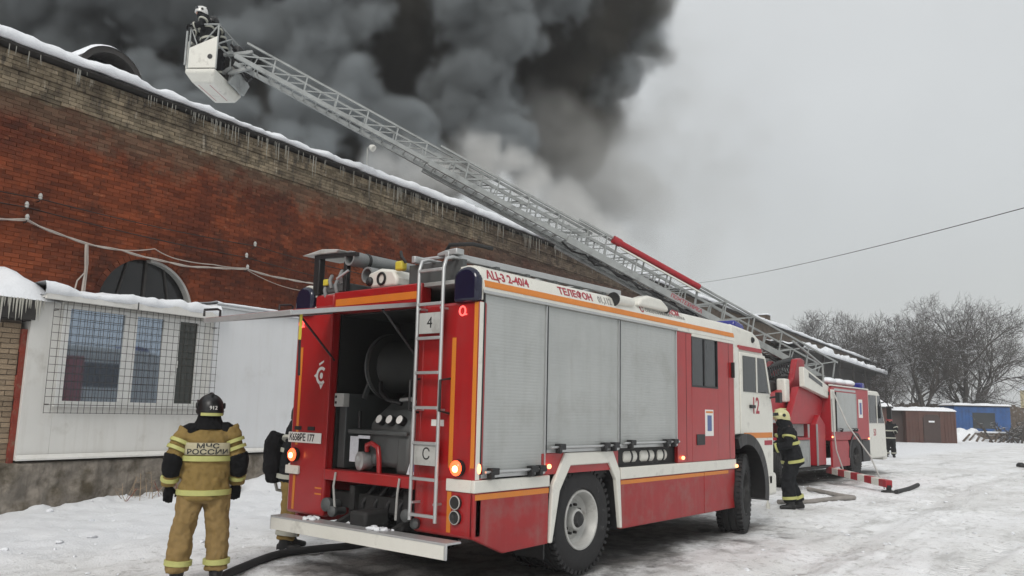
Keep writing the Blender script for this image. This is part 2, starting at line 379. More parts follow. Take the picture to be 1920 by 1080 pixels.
def prints(x, y):
    z = np.zeros_like(x); rp = random.Random(9)
    paths = [((3.2, 8.2), (4.4, 7.2)), ((4.4, 7.4), (6.2, 8.5)), ((4.0, 9.5), (8.5, 11.5)), ((12.5, 4.2), (15.6, 5.5)), ((15.6, 5.4), (19.5, 6.4)), ((13.0, 1.8), (18.5, 4.8)), ((9.5, 3.2), (13.5, 3.9)), ((3.6, 10.8), (6.5, 10.2)), ((17.5, 3.0), (26.0, 5.5)), ((10.2, 2.2), (12.8, 1.2)), ((14.0, 4.3), (22.0, 4.2))]
    for (ax_, ay_), (bx_, by_) in paths:
        L = math.hypot(bx_ - ax_, by_ - ay_); dx, dy = (bx_ - ax_) / L, (by_ - ay_) / L; k = 0.0; s_ = 1
        while k < L:
            px = ax_ + dx*k - dy*0.11*s_ + rp.gauss(0, 0.05); py = ay_ + dy*k + dx*0.11*s_ + rp.gauss(0, 0.05); k += rp.uniform(0.5, 0.75); s_ = -s_
            m_ = (np.abs(x - px) < 0.5) & (np.abs(y - py) < 0.5)
            u_ = (x[m_] - px)*dx + (y[m_] - py)*dy; v_ = -(x[m_] - px)*dy + (y[m_] - py)*dx; q_ = (u_/0.155)**2 + (v_/0.065)**2
            z[m_] += -0.032*np.exp(-q_**2) + 0.012*np.exp(-((np.sqrt(q_) - 1.45)/0.35)**2)
    return z
near = np.clip((70 - np.hypot(GX - 15, GY - 6)) / 40, 0, 1)
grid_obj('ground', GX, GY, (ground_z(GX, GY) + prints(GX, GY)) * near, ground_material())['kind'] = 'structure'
# loose lumps of snow and ice kicked up in the yard
lump = MB()
for _ in range(700):
    x = random.uniform(3.5, 30); y = random.uniform(1.5, 13.6)
    if 5 < x < 12.5 and 4.6 < y < 7.7: continue
    r = random.choice([random.uniform(0.006, 0.018), random.uniform(0.006, 0.014), random.uniform(0.012, 0.032)]) * (1.3 if y > 9 else 1)
    z = float(ground_z(x, y)); b0 = len(lump.v)
    lump.ell((x, y, z + r * 0.2), (r * random.uniform(0.8, 1.7), r * random.uniform(0.8, 1.5), r * random.uniform(0.5, 0.9)), 7, 5, Matrix.Rotation(random.random() * 6, 3, 'Z'))
    for i in range(b0, len(lump.v)):
        p = lump.v[i]; lump.v[i] = (p[0] + random.gauss(0, r*0.25), p[1] + random.gauss(0, r*0.25), p[2] + random.gauss(0, r*0.2))
o = lump.build('snow_lumps', M['snow'], smooth=60); tag(o, 'small loose lumps of snow and ice scattered over the yard', 'snow', kind='stuff')

# ---------------------------------------------------------------- brick building (local x along the wall, y into it, z up)
TH = math.radians(6)
BLD = thing('brick_building', 'long old red brick building with snowy eaves and dirty beige cornice', 'building', (6.99, 15.59, 0), TH)
def wall_material(name, joints):
    m = bpy.data.materials.new(name); m.use_nodes = True
    N, Lk = nodes(m); b = N['Principled BSDF']; b.inputs['Roughness'].default_value = 0.85; b.inputs['Specular IOR Level'].default_value = 0.2
    g = N.new('ShaderNodeNewGeometry'); sx = N.new('ShaderNodeSeparateXYZ'); Lk(g.outputs['Position'], sx.inputs[0])
    def noise(sc, det=6, rough=0.6, scale3=None):
        n_ = N.new('ShaderNodeTexNoise'); n_.inputs['Scale'].default_value = sc; n_.inputs['Detail'].default_value = det; n_.inputs['Roughness'].default_value = rough
        v = g.outputs['Position']
        if scale3:
            mp = N.new('ShaderNodeMapping'); mp.inputs['Scale'].default_value = scale3; Lk(v, mp.inputs['Vector']); v = mp.outputs[0]
        Lk(v, n_.inputs['Vector']); return n_.outputs[0]
    def mr(v, a, b_, c, d, smooth=True):
        n_ = N.new('ShaderNodeMapRange')
        if smooth: n_.interpolation_type = 'SMOOTHSTEP'
        for k, q in zip(('From Min','From Max','To Min','To Max'), (a,b_,c,d)): n_.inputs[k].default_value = q
        Lk(v, n_.inputs[0]); return n_.outputs[0]
    def math_(op, a, b_):
        n_ = N.new('ShaderNodeMath'); n_.operation = op
        for i, q in enumerate((a, b_)):
            if isinstance(q, (int, float)): n_.inputs[i].default_value = q
            else: Lk(q, n_.inputs[i])
        return n_.outputs[0]
    def mix(f, A, B):
        n_ = N.new('ShaderNodeMix'); n_.data_type = 'RGBA'; Lk(f, n_.inputs['Factor'])
        for k, q in (('A', A), ('B', B)):
            if isinstance(q, tuple): n_.inputs[k].default_value = (*q, 1)
            else: Lk(q, n_.inputs[k])
        return n_.outputs['Result']
    red = mix(mr(noise(0.55, 5, 0.6), 0.35, 0.66, 0, 1), (0.105, 0.026, 0.012), (0.225, 0.055, 0.020))   # old limewash red
    red = mix(mr(noise(1.3, 9, 0.78), 0.46, 0.66, 0, 0.8), red, (0.060, 0.022, 0.014))
    red = mix(mr(noise(5, 6, 0.7, (1, 1, 2.5)), 0.58, 0.72, 0, 0.7), red, (0.29, 0.12, 0.065))            # worn brick showing
    hgt = math_('ADD', sx.outputs['Z'], mr(noise(1.1, 7, 0.7), 0.25, 0.75, -0.75, 0.75, False))
    red = mix(mr(hgt, 6.15, 6.9, 0, 0.85), red, (0.135, 0.088, 0.058))                                # washed-out zone below the cornice
    beige = mix(mr(noise(1.8, 7, 0.75), 0.36, 0.68, 0, 1), (0.29, 0.235, 0.16), (0.105, 0.082, 0.058))
    beige = mix(mr(noise(7, 6, 0.7, (1, 1, 0.25)), 0.50, 0.68, 0, 0.75), beige, (0.055, 0.048, 0.042))     # run-off streaks
    beige = mix(mr(noise(9, 4, 0.6, (1, 1, 0.2)), 0.60, 0.70, 0, 0.5), beige, (0.48, 0.44, 0.36))
    hg2 = math_('ADD', sx.outputs['Z'], mr(noise(2.5, 6, 0.7), 0.25, 0.75, -0.12, 0.12, False))
    c = mix(mr(hg2, 6.93, 7.07, 0, 1), red, beige)
    # sooted, smoke-stained stretch further along
    c = mix(mr(math_('ADD', sx.outputs['X'], mr(noise(0.4, 5), 0.2, 0.8, -3, 3, False)), 15, 22, 0, 0.62), c, (0.075, 0.052, 0.043))
    oi = N.new('ShaderNodeObjectInfo')
    rnd = math_('FRACT', math_('ADD', oi.outputs['Random'], g.outputs['Random Per Island']), 0)
    hs = N.new('ShaderNodeHueSaturation'); Lk(c, hs.inputs['Color']); Lk(mr(rnd, 0, 1, 0.66, 1.30, False), hs.inputs['Value']); c = hs.outputs[0]
    if joints:
        tc = N.new('ShaderNodeTexCoord'); mp = N.new('ShaderNodeMapping'); mp.inputs['Rotation'].default_value = (PI/2, 0, 0); Lk(tc.outputs['Object'], mp.inputs['Vector'])
        bt = N.new('ShaderNodeTexBrick'); bt.inputs['Scale'].default_value = 1.0; bt.inputs['Brick Width'].default_value = 0.26; bt.inputs['Row Height'].default_value = 0.075; bt.inputs['Mortar Size'].default_value = 0.006
        Lk(mp.outputs[0], bt.inputs['Vector']); c = mix(math_('MULTIPLY', bt.outputs['Fac'], 0.45), c, (0.11, 0.09, 0.075))
    Lk(c, b.inputs['Base Color'])
    bp = N.new('ShaderNodeBump'); bp.inputs['Strength'].default_value = 0.5; bp.inputs['Distance'].default_value = 0.012; Lk(noise(45, 5, 0.7), bp.inputs['Height']); Lk(bp.outputs[0], b.inputs['Normal'])
    return m
M['wall'] = wall_material('old_red_brick', False); M['wallfar'] = wall_material('old_red_brick_far', True)
M['mortar'] = mat('mortar', (0.13, 0.105, 0.085), 0.95, var=0.2, space='World')
M['gutter'] = mat('dark_eaves_board', (0.035, 0.032, 0.03), 0.8, var=0.3)
M['archpane'] = mat('sooty_window_pane', (0.010, 0.011, 0.012), 0.18, spec=0.5, var=0.4)
# core wall: mortar face 12 mm behind the bricks where bricks are laid, the plain far stretch beyond
S0, S1, SEND, WH = -7.0, 30.0, 92.0, 7.75
AC, AR, AZ = 0.84, 1.05, 3.46                     # arched window: centre, radius, springing height
wall = MB()
n_arc = 20
outline = [(S0, 0), (AC - AR, 0), (AC - AR, AZ)] + [(AC - AR*math.cos(PI*i/n_arc), AZ + AR*math.sin(PI*i/n_arc)) for i in range(1, n_arc)] + [(AC + AR, AZ), (AC + AR, 0), (S1, 0), (S1, WH), (S0, WH)]
wall.prism(outline, 'y', 0.012, 0.5)
WALL = wall.build('wall', M['wall'], BLD)
for q in ((S1 + 0.002, SEND, 0, 0.5, 0, WH), (-30, S0 - 0.002, 0, 0.5, 0, WH), (SEND - 0.5, SEND - 0.002, 0.502, 22, 0, WH)):
    w2 = MB(); w2.box(*q); w2.build('far_wall', M['wallfar'], BLD)
# bricks
BL, BH, BT = 0.25, 0.065, 0.10
def brick_mesh(l):
    b = MB(); b.box(-l/2, l/2, 0, BT, -BH/2, BH/2)
    me = b.mesh('brick'); me.materials.append(M['wall']); return me
full = brick_mesh(BL); half = brick_mesh(0.12)
spots = []
row = 0; z = 0.2 + BH/2
while z < WH - 0.03:
    s = S0 + (0.0 if row % 2 else 0.13) + 0.13
    while s < S1 - 0.15:
        if z < 2.9 and s < 5.3: s += 0.26; continue
        d = math.hypot(s - AC, max(z - AZ, 0)) if z > AZ else abs(s - AC)
        if d > AR + 0.10:
            dy = 0.0
            if z > 7.02: dy = -0.05
            if z > 7.42: dy = -0.10
            spots.append((s, z, dy + random.uniform(-0.005, 0.004) + (0.02 if random.random() < 0.012 else 0)))
        s += 0.26
    z += 0.075; row += 1
vis = [q for q in spots if -2.3 < q[0] < 6 and q[1] > 5.2]
vis.sort(key=lambda q: (q[0] + 3.0) ** 2 + ((q[1] - 6.6) * 1.2) ** 2)
single = set(vis[:290])
for q in vis[:290]:
    o = link('brick', full, None, WALL); o.location = (q[0], q[2], q[1]); o.rotation_euler = (0, random.gauss(0, 0.006), random.gauss(0, 0.006))
rest = MB()
for q in spots:
    if q in single: continue
    l = BL if random.random() > 0.06 else BL * 0.94
    rest.add([(q[0]-l/2, q[2], q[1]-BH/2), (q[0]+l/2, q[2], q[1]-BH/2), (q[0]+l/2, q[2], q[1]+BH/2), (q[0]-l/2, q[2], q[1]+BH/2),
              (q[0]-l/2, 0.05, q[1]-BH/2), (q[0]+l/2, 0.05, q[1]-BH/2), (q[0]+l/2, 0.05, q[1]+BH/2), (q[0]-l/2, 0.05, q[1]+BH/2)],
             [(0,1,2,3), (4,5,1,0), (5,6,2,1), (6,7,3,2), (7,4,0,3)])
me = bpy.data.meshes.new('brickwork'); me.from_pydata(rest.v, [], rest.f); me.update()
tag(link('brickwork', me, M['wall'], WALL), kind='stuff')
# arched window: reveal ring, pane, bars
ring = MB()
NA = 28
def arcp(r, i): t = PI * i / NA; return (AC - r * math.cos(t), AZ + r * math.sin(t))
for i in range(NA):
    a, b_, c, d = arcp(AR + 0.004, i), arcp(AR + 0.115, i), arcp(AR + 0.115, i + 0.9), arcp(AR + 0.004, i + 0.9)
    ring.prism([a, d, c, b_], 'y', -0.012 + random.uniform(-0.004, 0.004), 0.2)
aw = thing('arched_window', None, None, parent=BLD)
ring.build('arch_ring', M['wall'], aw)
pn = MB(); pn.prism([(AC - AR, 2.9)] + [arcp(AR - 0.003, i) for i in range(NA + 1)] + [(AC + AR, 2.9)], 'y', 0.22, 0.24); pn.build('pane', M['archpane'], aw)
br = MB(); br.bar((AC, 0.20, 2.9), (AC, 0.20, AZ + AR - 0.02), 0.05); br.bar((AC - AR, 0.20, AZ + 0.12), (AC + AR, 0.20, AZ + 0.12), 0.05); br.bar((AC - AR + .3, 0.20, 2.9), (AC - .4, 0.20, AZ + AR*.9), 0.035); br.bar((AC + AR - .3, 0.20, 2.9), (AC + .4, 0.20, AZ + AR*.9), 0.035)
br.build('glazing_bar', M['gutter'], aw)
fl = MB()
for i in range(14, NA):
    a, b_, c, d = arcp(AR - 0.002, i), arcp(AR - 0.05, i), arcp(AR - 0.05, i + 1), arcp(AR - 0.002, i + 1)
    fl.prism([b_, c, d, a], 'y', 0.04, 0.2)
fl.build('window_frame', M['ltgrey'], aw)
# eaves, roof and snow
ev = MB(); ev.box(-30, SEND + 0.2, -0.26, 0.3, 7.755, 7.80); ev.build('eaves_board', M['gutter'], BLD)
def snow_slab(name, s_a, s_b, y0, y1, z0, thick, slope, parent, ds=0.15, ny=14, seed=1, lip=0.09):
    S = np.arange(s_a, s_b + ds, ds); n = ny
    prof = [(y1, None)]
    T = np.linspace(0, 1, n)
    Sg, Tg = np.meshgrid(S, T)
    Yg = y1 + (y0 - y1) * Tg
    base = z0 + (Yg - y0) * slope
    top = base + thick * np.maximum(0.25, 1 + 1.0 * fbm(Sg, Yg, 0.7, 3, seed) + 0.7 * fbm(Sg, Yg, 3.5, 3, seed + 4))
    front = lip * (fbm(Sg, Sg * 0, 1.5, 3, seed + 2)) + lip * 0.8 * fbm(Sg, Sg * 0, 7, 2, seed + 3)
    Yg = Yg + np.where(Tg > 0.97, front, 0)
    # rounded nose and underside
    nose = []
    for k, (dy, fz) in enumerate(((-0.04, 0.75), (-0.055, 0.45), (-0.04, 0.12), (0.02, 0.0))):
        nose.append((S, y0 + dy + front[-1], base[-1] + (top[-1] - base[-1]) * fz))
    X = np.vstack([Sg] + [q[0] for q in nose]); Y = np.vstack([Yg] + [q[1] for q in nose]); Z = np.vstack([top] + [q[2] for q in nose])
    Xb, Yb, Zb = S[None, :], np.full((1, len(S)), y1), base[:1]
    return grid_obj(name, np.vstack([X, Xb]), np.vstack([Y, Yb]), np.vstack([Z, Zb]), M['snow'], parent)
snow_slab('eaves_snow', -20, 34, -0.33, 0.8, 7.803, 0.15, 0.30, BLD, 0.12)
snow_slab('eaves_snow', 34, SEND + 0.2, -0.33, 0.8, 7.803, 0.16, 0.30, BLD, 0.4, seed=3)
rf = MB(); rf.prism([(0.3, 7.8), (0.3, 7.9), (11, 11.15), (22, 7.9), (22, 7.8)], 'x', -30, SEND + 0.1); rf.build('roof', M['gutter'], BLD)
S = np.arange(-30, SEND, 0.6); Yv = np.linspace(0.6, 11, 30); Sg, Yg = np.meshgrid(S, Yv)
grid_obj('roof_snow', Sg, Yg, 7.9 + (Yg - 0.3) * 0.3037 + 0.11 + 0.06 * fbm(Sg, Yg, 0.6, 3, 6), M['snow'], BLD)
# icicles under the eaves: each one its own
for i in range(210):
    s = random.choice([random.uniform(-2.4, 20), random.uniform(-2.4, 30), random.gauss(random.choice([1.5, 3.2, 7.6, 9, 13, 15.3]), 0.5)])
    L = random.choice([random.uniform(0.12, 0.35), random.uniform(0.1, 0.25), random.uniform(0.25, 0.65)]) if s > 2 else random.uniform(0.08, 0.3)
    b = MB(); r = 0.007 + L * 0.013
    b.tube([(0,0,0.02), (0,0,-L*0.3), (random.gauss(0,.006),random.gauss(0,.006),-L*0.65), (random.gauss(0,.01),0,-L)], [r, r*0.75, r*0.45, 0.002], 6)
    o = b.build('icicle', M['ice'], BLD, smooth=60); o.location = (s, -0.22 + random.uniform(-0.03, 0.03), 7.76)
# barrel dormer on the roof, vents, chimney
dm = thing('barrel_dormer', None, None, parent=BLD); dm.location = (0.05, 0.75, 8.15)
b = MB(); R0, R1 = 0.60, 0.72
for i in range(18):
    t0, t1 = PI*i/18, PI*(i+1)/18
    b.prism([(R0*math.cos(t0), R0*math.sin(t0)), (R1*math.cos(t0), R1*math.sin(t0)), (R1*math.cos(t1), R1*math.sin(t1)), (R0*math.cos(t1), R0*math.sin(t1))], 'y', 0, 2.4)
b.build('barrel_shell', M['gutter'], dm)
b = MB(); b.prism([(R0*math.cos(PI*i/18), R0*math.sin(PI*i/18)) for i in range(19)], 'y', 0.5, 0.52); b.build('pane', M['archpane'], dm)
SS = np.linspace(-1, 1, 24); TT = np.linspace(0.55, PI-0.55, 16); a, b_ = np.meshgrid(SS, TT)
rr = R1 + 0.05 + 0.03 * fbm(a * 2, b_ * 2, 1.5, 3, 4); rr[0] = rr[-1] = R1; rr[:, 0] = R1; rr[:, -1] = R1
grid_obj('snow_cap', rr*np.cos(b_), 1.1 + a * 1.12, rr*np.sin(b_), M['snow'], dm)
b = MB(); b.box(51.2, 52.0, 1.5, 2.3, 8.0, 9.15); b.build('chimney', M['wallfar'], BLD); b = MB(); b.box(51.1, 52.1, 1.4, 2.4, 9.152, 9.25); b.build('chimney_cap', M['snow'], BLD, bevel=0.04)
# canopy over the far loading bay
cn = thing('loading_canopy', None, None, parent=BLD)
b = MB(); b.box(45, 80, -2.4, -0.004, 6.05, 6.16); b.build('canopy_slab', M['gutter'], cn)
for x in np.arange(46, 80, 5.6):
    b = MB(); b.box(x, x + 0.12, -2.3, -2.18, 0, 6.048); b.build('canopy_post', M['gutter'], cn)
snow_slab('canopy_snow', 45, 80, -2.42, -0.02, 6.163, 0.34, 0.05, cn, 0.35, seed=8, lip=0.08)
b = MB(); b.box(45.2, 79.8, -0.9, -0.25, 0, 6.04); b.build('loading_bay_front', M['gutter'], cn)

# roof-edge lamp
lp = thing('roof_lamp', 'small pale floodlight on a short post at the snowy roof edge', 'lamp', BLD.location + Matrix.Rotation(TH, 3, 'Z') @ Vector((6.72, -0.1, 7.9)), TH)
b = MB(); b.cyl((0,0,0.0), (0,0,0.62), 0.018, n=8); b.tube([(0,0,0.62),(0,-0.03,0.68),(0,-0.12,0.70)], 0.016, 8); b.build('post', M['ltgrey'], lp)
b = MB(); b.lathe([(0.02,0.0),(0.05,0.03),(0.09,0.10),(0.095,0.16),(0.08,0.17)], (0,-0.08,0.72), (0.1,-0.6,-0.5), 14); b.build('lamp_head', M['white'], lp, smooth=40)

# cables strung along the wall on insulators
def wl(s, z, y=-0.08): return Vector((s, y, z))
M['cablew'] = mat('pale_cable', (0.42, 0.37, 0.33), 0.7, var=0.2); M['cabled'] = mat('dark_cable', (0.02, 0.014, 0.012), 0.7)
def sag(pts, k=6, amt=0.02, twist=0.0, ph=0.0):
    out = []
    for a, b_ in zip(pts[:-1], pts[1:]):
        for i in range(k):
            t = i / k; p = Vector(a).lerp(Vector(b_), t); p.z -= amt * 4 * t * (1 - t)
            tt = p.x * 6 + ph; p.z += twist * math.sin(tt); p.y += twist * math.cos(tt) * 0.6; out.append(p)
    out.append(Vector(pts[-1])); return out
wht = [(-6,4.75),(-2.08,4.70),(-1.66,4.79),(-1.18,4.66),(-0.58,4.57),(0.15,4.56),(0.72,4.52),(1.58,4.49),(3.06,4.67),(3.98,4.62),(4.97,4.64),(9,4.7)]
cb = tag(link('wall_cable', MB().mesh('wall_cable')), 'pale bundle of twisted cables strung across the red wall above the arched window', 'cable')
b = MB(); b.tube(sag([wl(*q) for q in wht], 6, 0.01, 0.012, 0), 0.016, 6); b.tube(sag([wl(*q) for q in wht], 6, 0.01, 0.014, 2.2), 0.014, 6)
b.tube(sag([wl(*q) for q in [(0.15,4.57),(0.82,4.72),(1.31,4.60),(2.22,4.63),(3.06,4.69)]], 6, 0.02), 0.011, 6); b.tube(sag([wl(*q) for q in [(3.06,4.67),(4.3,4.42),(5.4,4.5)]], 6, 0.04), 0.008, 6)
cb.data = b.mesh('wall_cable', 60); cb.data.materials.append(M['cablew']); cb.location = BLD.location; cb.rotation_euler = (0, 0, TH)
for nm, pts, lab in (('wall_cable', [(-6,5.2),(-1.47,5.20),(3.25,5.23),(8,5.15)], 'upper thin dark cable on insulators across the red wall'), ('wall_cable', [(-6,5.0),(-1.68,5.0),(3.04,4.93),(8,4.8)], 'lower thin dark cable on insulators across the red wall')):
    b = MB(); b.tube(sag([wl(*q, -0.10) for q in pts], 10, 0.05), 0.010, 6); o = b.build(nm, M['cabled'], smooth=60); tag(o, lab, 'cable', 'dark cables on the wall'); o.location = BLD.location; o.rotation_euler = (0, 0, TH)
b = MB(); b.tube([wl(-0.57,4.56), wl(-0.55,4.3), wl(-0.53,4.1), wl(-0.55,3.6)], 0.022, 6); b.tube([wl(-0.54,4.56), wl(-0.50,4.2), wl(-0.51,3.6)], 0.016, 6); b.tube([wl(-0.55,4.0), wl(-0.66,3.85), wl(-0.70,3.6)], 0.014, 6)
o = b.build('drop_cable', M['cablew'], smooth=60); tag(o, 'pale cables dropping from the bundle down to the annex roof', 'cable'); o.location = BLD.location; o.rotation_euler = (0, 0, TH)
for s, z in [(-1.48,5.22),(-1.69,5.02),(-1.66,4.80),(3.26,5.25),(3.05,4.95),(3.10,4.69)]:
    ins = thing('insulator', None, None, parent=BLD); ins.location = (s, 0, z)
    b = MB(); b.tube([(0,0.03,-0.06),(0,-0.08,-0.06),(0,-0.10,-0.02)], 0.010, 6); b.build('hook', M['gutter'], ins)
    b = MB(); b.lathe([(0.012,-0.03),(0.032,-0.02),(0.030,0.02),(0.038,0.03),(0.022,0.075),(0.008,0.085)], (0,-0.10,0.0), (0,0,1), 10); b.build('porcelain', M['ltgrey'], ins, smooth=40)

# ---------------------------------------------------------------- white annex
ANX = thing('white_annex', 'white panelled annex with a barred window at the foot of the brick wall', 'kiosk', (7.2, 13.6, 0), TH)
M['panel'] = mat('white_sandwich_panel', (0.70, 0.71, 0.72), 0.5, var=0.06, vscale=0.8, dirt=((0.30, 0.27, 0.22), 0.30, 1.2, 0.25), streak=((0.45, 0.42, 0.37), 0.14))
M['panelold'] = mat('weathered_white_panel', (0.68, 0.67, 0.635), 0.6, var=0.07, vscale=1.2, dirt=((0.30, 0.27, 0.22), 0.36, 2.0, 0.35), streak=((0.40, 0.36, 0.29), 0.22))
M['pvc'] = mat('white_window_frame', (0.72, 0.72, 0.70), 0.4, var=0.06, dirt=((0.3,0.28,0.24), 0.3, 4, 0.4))
M['pane'] = mat('annex_window_glass', (0.36, 0.43, 0.52), 0.04, 0.8, spec=0.8)
M['paned'] = mat('annex_dark_glass', (0.05, 0.055, 0.05), 0.06, 0.4, spec=0.7)
M['curtain'] = mat('window_blind', (0.4, 0.42, 0.40), 0.8, var=0.1)
M['concrete'] = mat('stained_concrete', (0.25, 0.22, 0.185), 0.95, var=0.5, vscale=3.0, bump=1.0, bscale=14, dirt=((0.055, 0.042, 0.022), 0.58, 2.2, 0.9), streak=((0.06, 0.05, 0.035), 0.6))
XL, XR = -2.33, 5.2
Z0, Z1 = 0.76, 3.22
wx0, wx1, wz0, wz1 = -1.86, 0.72, 1.60, 3.16
for (a, b_, c, d, nm, mm) in ((XL, wx0, Z0, Z1, 'wall_panel', 'panelold'), (wx1, 0.92, Z0, Z1, 'wall_panel', 'panelold'), (wx0, wx1, Z0, wz0, 'wall_panel', 'panelold'), (wx0, wx1, wz1, Z1, 'wall_panel', 'panelold'), (0.925, 2.97, Z0, 3.45, 'wall_panel', 'panel'), (2.975, XR, Z0, 3.45, 'wall_panel', 'panel')):
    b = MB(); b.box(a + 0.001, b_ - 0.001, 0, 0.06, c + 0.001, d - 0.001); b.build(nm, M[mm], ANX, bevel=0.003)
for q in ((XL, XL + 0.06, 0.062, 2.0, Z0, Z1), (XR - 0.06, XR, 0.062, 2.0, Z0, 3.45)):
    b = MB(); b.box(*q); b.build('end_wall', M['panelold'], ANX)
b = MB(); b.prism([(-0.02, Z0 - 0.001), (-0.02, 0.845), (-0.07, 0.79), (-0.07, Z0 - 0.001)], 'x', XL - 0.02, XR); b.build('base_trim', M['panelold'], ANX, bevel=0.004)
# window
win = thing('annex_window', None, None, parent=ANX)
def frame_ring(x0, x1, z0, z1, w_, y0, y1, nm, mt, par):
    b = MB(); b.box(x0, x1, y0, y1, z0, z0 + w_); b.box(x0, x1, y0, y1, z1 - w_, z1); b.box(x0, x0 + w_, y0, y1, z0 + w_, z1 - w_); b.box(x1 - w_, x1, y0, y1, z0 + w_, z1 - w_); return b.build(nm, mt, par, bevel=0.004)
lites = ((-1.80, -0.77), (-0.66, -0.05), (0.16, 0.64))
for q in ((wx0 + .002, -1.80), (-0.77, -0.66), (-0.05, 0.16), (0.64, wx1 - .002)):
    b = MB(); b.box(*q, -0.012, 0.05, wz0, wz1); b.build('mullion', M['pvc'], win, bevel=0.004)
for i, (a, c) in enumerate(lites):
    frame_ring(a, c, wz0, wz1, 0.055, -0.016, 0.04, 'sash', M['pvc'], win)
    b = MB(); b.box(a + 0.05, c - 0.05, 0.02, 0.026, wz0 + 0.05, wz1 - 0.05); b.build('pane', M['paned'] if i == 2 else M['pane'], win)
b = MB(); b.box(wx0 - 0.03, wx1 + 0.03, -0.09, -0.017, wz0 - 0.03, wz0 - 0.003); b.build('sill', M['pvc'], win)
b = MB(); b.tube([(0.19, -0.03, 2.28), (0.19, -0.055, 2.28), (0.19, -0.055, 2.40)], 0.009, 6); b.build('handle', M['pvc'], win)
M['barm'] = mat('rusty_grille_steel', (0.05, 0.042, 0.036), 0.7, 0.3, var=0.3)
gr = thing('window_grille', None, None, parent=ANX)
vb = MB(); vb.cyl((0,0,0), (0,0,1.74), 0.0038, n=6); vbm = vb.mesh('grille_bar'); vbm.materials.append(M['barm'])
hb = MB(); hb.cyl((0,0,0), (3.02,0,0), 0.0045, n=6); hbm = hb.mesh('grille_bar'); hbm.materials.append(M['barm'])
for i in range(30):
    o = link('grille_bar', vbm, None, gr); o.location = (-2.06 + i * 0.1040 + random.uniform(-.004,.004), -0.115, 1.46); o.rotation_euler = (0, random.gauss(0, 0.007), 0)
for i in range(15):
    o = link('grille_bar', hbm, None, gr); o.location = (-2.06, -0.124, 1.47 + i * 0.1225); o.rotation_euler = (0, random.gauss(0, 0.002), 0)
for x in (-2.0, 0.9):
    for z in (1.6, 3.05):
        b = MB(); b.bar((x, -0.12, z), (x, 0.01, z), 0.012); b.build('grille_bracket', M['barm'], gr)
# roof, fascia, snow
b = MB(); b.box(-2.22, 0.9, -0.16, -0.11, 3.20, 3.345); b.build('fascia', M['panelold'], ANX, bevel=0.006)
b = MB(); b.box(-2.22, 0.9, -0.11 + .002, 2.0, 3.225, 3.26); b.build('roof_sheet', M['panelold'], ANX)
b = MB(); b.box(-0.72, -0.70, -0.165, -0.161, 3.20, 3.345); b.build('fascia_joint', M['gutter'], ANX)
b = MB(); b.box(0.905, XR + .02, -0.06, 2.0, 3.452, 3.50); b.build('roof_edge', M['panel'], ANX, bevel=0.006)
snow_slab('roof_snow', -2.25, 0.95, -0.13, 1.99, 3.262, 0.13, 0.06, ANX, 0.05, seed=5, lip=0.03)
snow_slab('roof_snow', 0.9, XR, -0.05, 1.99, 3.503, 0.05, 0.03, ANX, 0.08, seed=6, lip=0.02)
# concrete plinth, rough and stained
S = np.arange(-2.6, 5.3, 0.05); Zp = np.linspace(-0.15, 0.755, 22); Sg, Zg = np.meshgrid(S, Zp)
Yp = 0.02 - 0.14 * (fbm(Sg, Zg, 1.2, 4, 21) ) - 0.07 * fbm(Sg, Zg, 5, 3, 22) - 0.05 * (0.75 - Zg)
Yp[-1] = 0.3; grid_obj('plinth', Sg, Yp, Zg, M['concrete'], ANX)

# ---------------------------------------------------------------- lean-to of pale brick at the left edge
LT = thing('lean_to', 'pale brick lean-to with icicled snow roof at the left edge', 'shed', (7.2, 13.6, 0), TH)
M['palebrick'] = mat('pale_brick', (0.30, 0.225, 0.15), 0.9, var=0.25, vscale=9, rand=0.22, bump=0.5, bscale=50, dirt=((0.12, 0.09, 0.07), 0.4, 5, 0.6))
b = MB(); b.box(-6, -2.40, 0.13, 2.0, 0, 3.15); LW = b.build('wall', M['mortar'], LT)
pb = MB(); pb.box(-0.125, 0.125, 0, 0.10, -0.034, 0.034); pbm = pb.mesh('brick'); pbm.materials.append(M['palebrick'])
ph = MB(); ph.box(-0.06, 0.06, 0, 0.10, -0.034, 0.034); phm = ph.mesh('brick'); phm.materials.append(M['palebrick'])
z = 0.50; row = 0
while z < 2.78:
    for i in range(5):
        if row % 2: x = -2.54 - i * 0.262; me_ = pbm
        else: x = -2.54 + 0.065 - (0 if i == 0 else 0.131 + (i - 0.5) * 0.262 - 0.065 + 0.0); me_ = phm if i == 0 else pbm
        o = link('brick', me_, None, LW); o.location = (x, 0.105 + random.uniform(-0.008, 0.008), z); o.rotation_euler = (0, random.gauss(0, 0.012), random.gauss(0, 0.01))
    z += 0.078; row += 1
M['oldred'] = mat('flaking_red_paint', (0.22, 0.035, 0.02), 0.8, var=0.3, dirt=((0.2, 0.15, 0.1), 0.45, 9, 0.7))
b = MB()
for k in range(12): b.box(-2.405 + random.uniform(-.01,.012), -2.332, 0.06, 0.12, 0.62 + k * 0.175, 0.62 + (k + 1) * 0.175 - 0.001)
b.build('corner_post', M['oldred'], LT)
b = MB(); b.box(-6, -2.34, -0.02, 2.0, 2.84, 2.90); b.box(-6, -2.3, -0.06, -0.02, 2.86, 3.16); b.build('roof_board', M['gutter'], LT)
S = np.arange(-6, -1.9, 0.06); V_ = np.linspace(0, 1, 16); Sg, Vg = np.meshgrid(S, V_)
hump = 0.20 + 0.30 * np.exp(-((Sg + 2.35) / 0.55) ** 2) + 0.10 * np.exp(-((Sg + 4.2) / 1.0) ** 2)
hump = hump * (1 + 0.5 * fbm(Sg, Vg * 2, 1.4, 4, 31)) * np.clip((-1.88 - Sg) / 0.35, 0.02, 1) ** 0.5
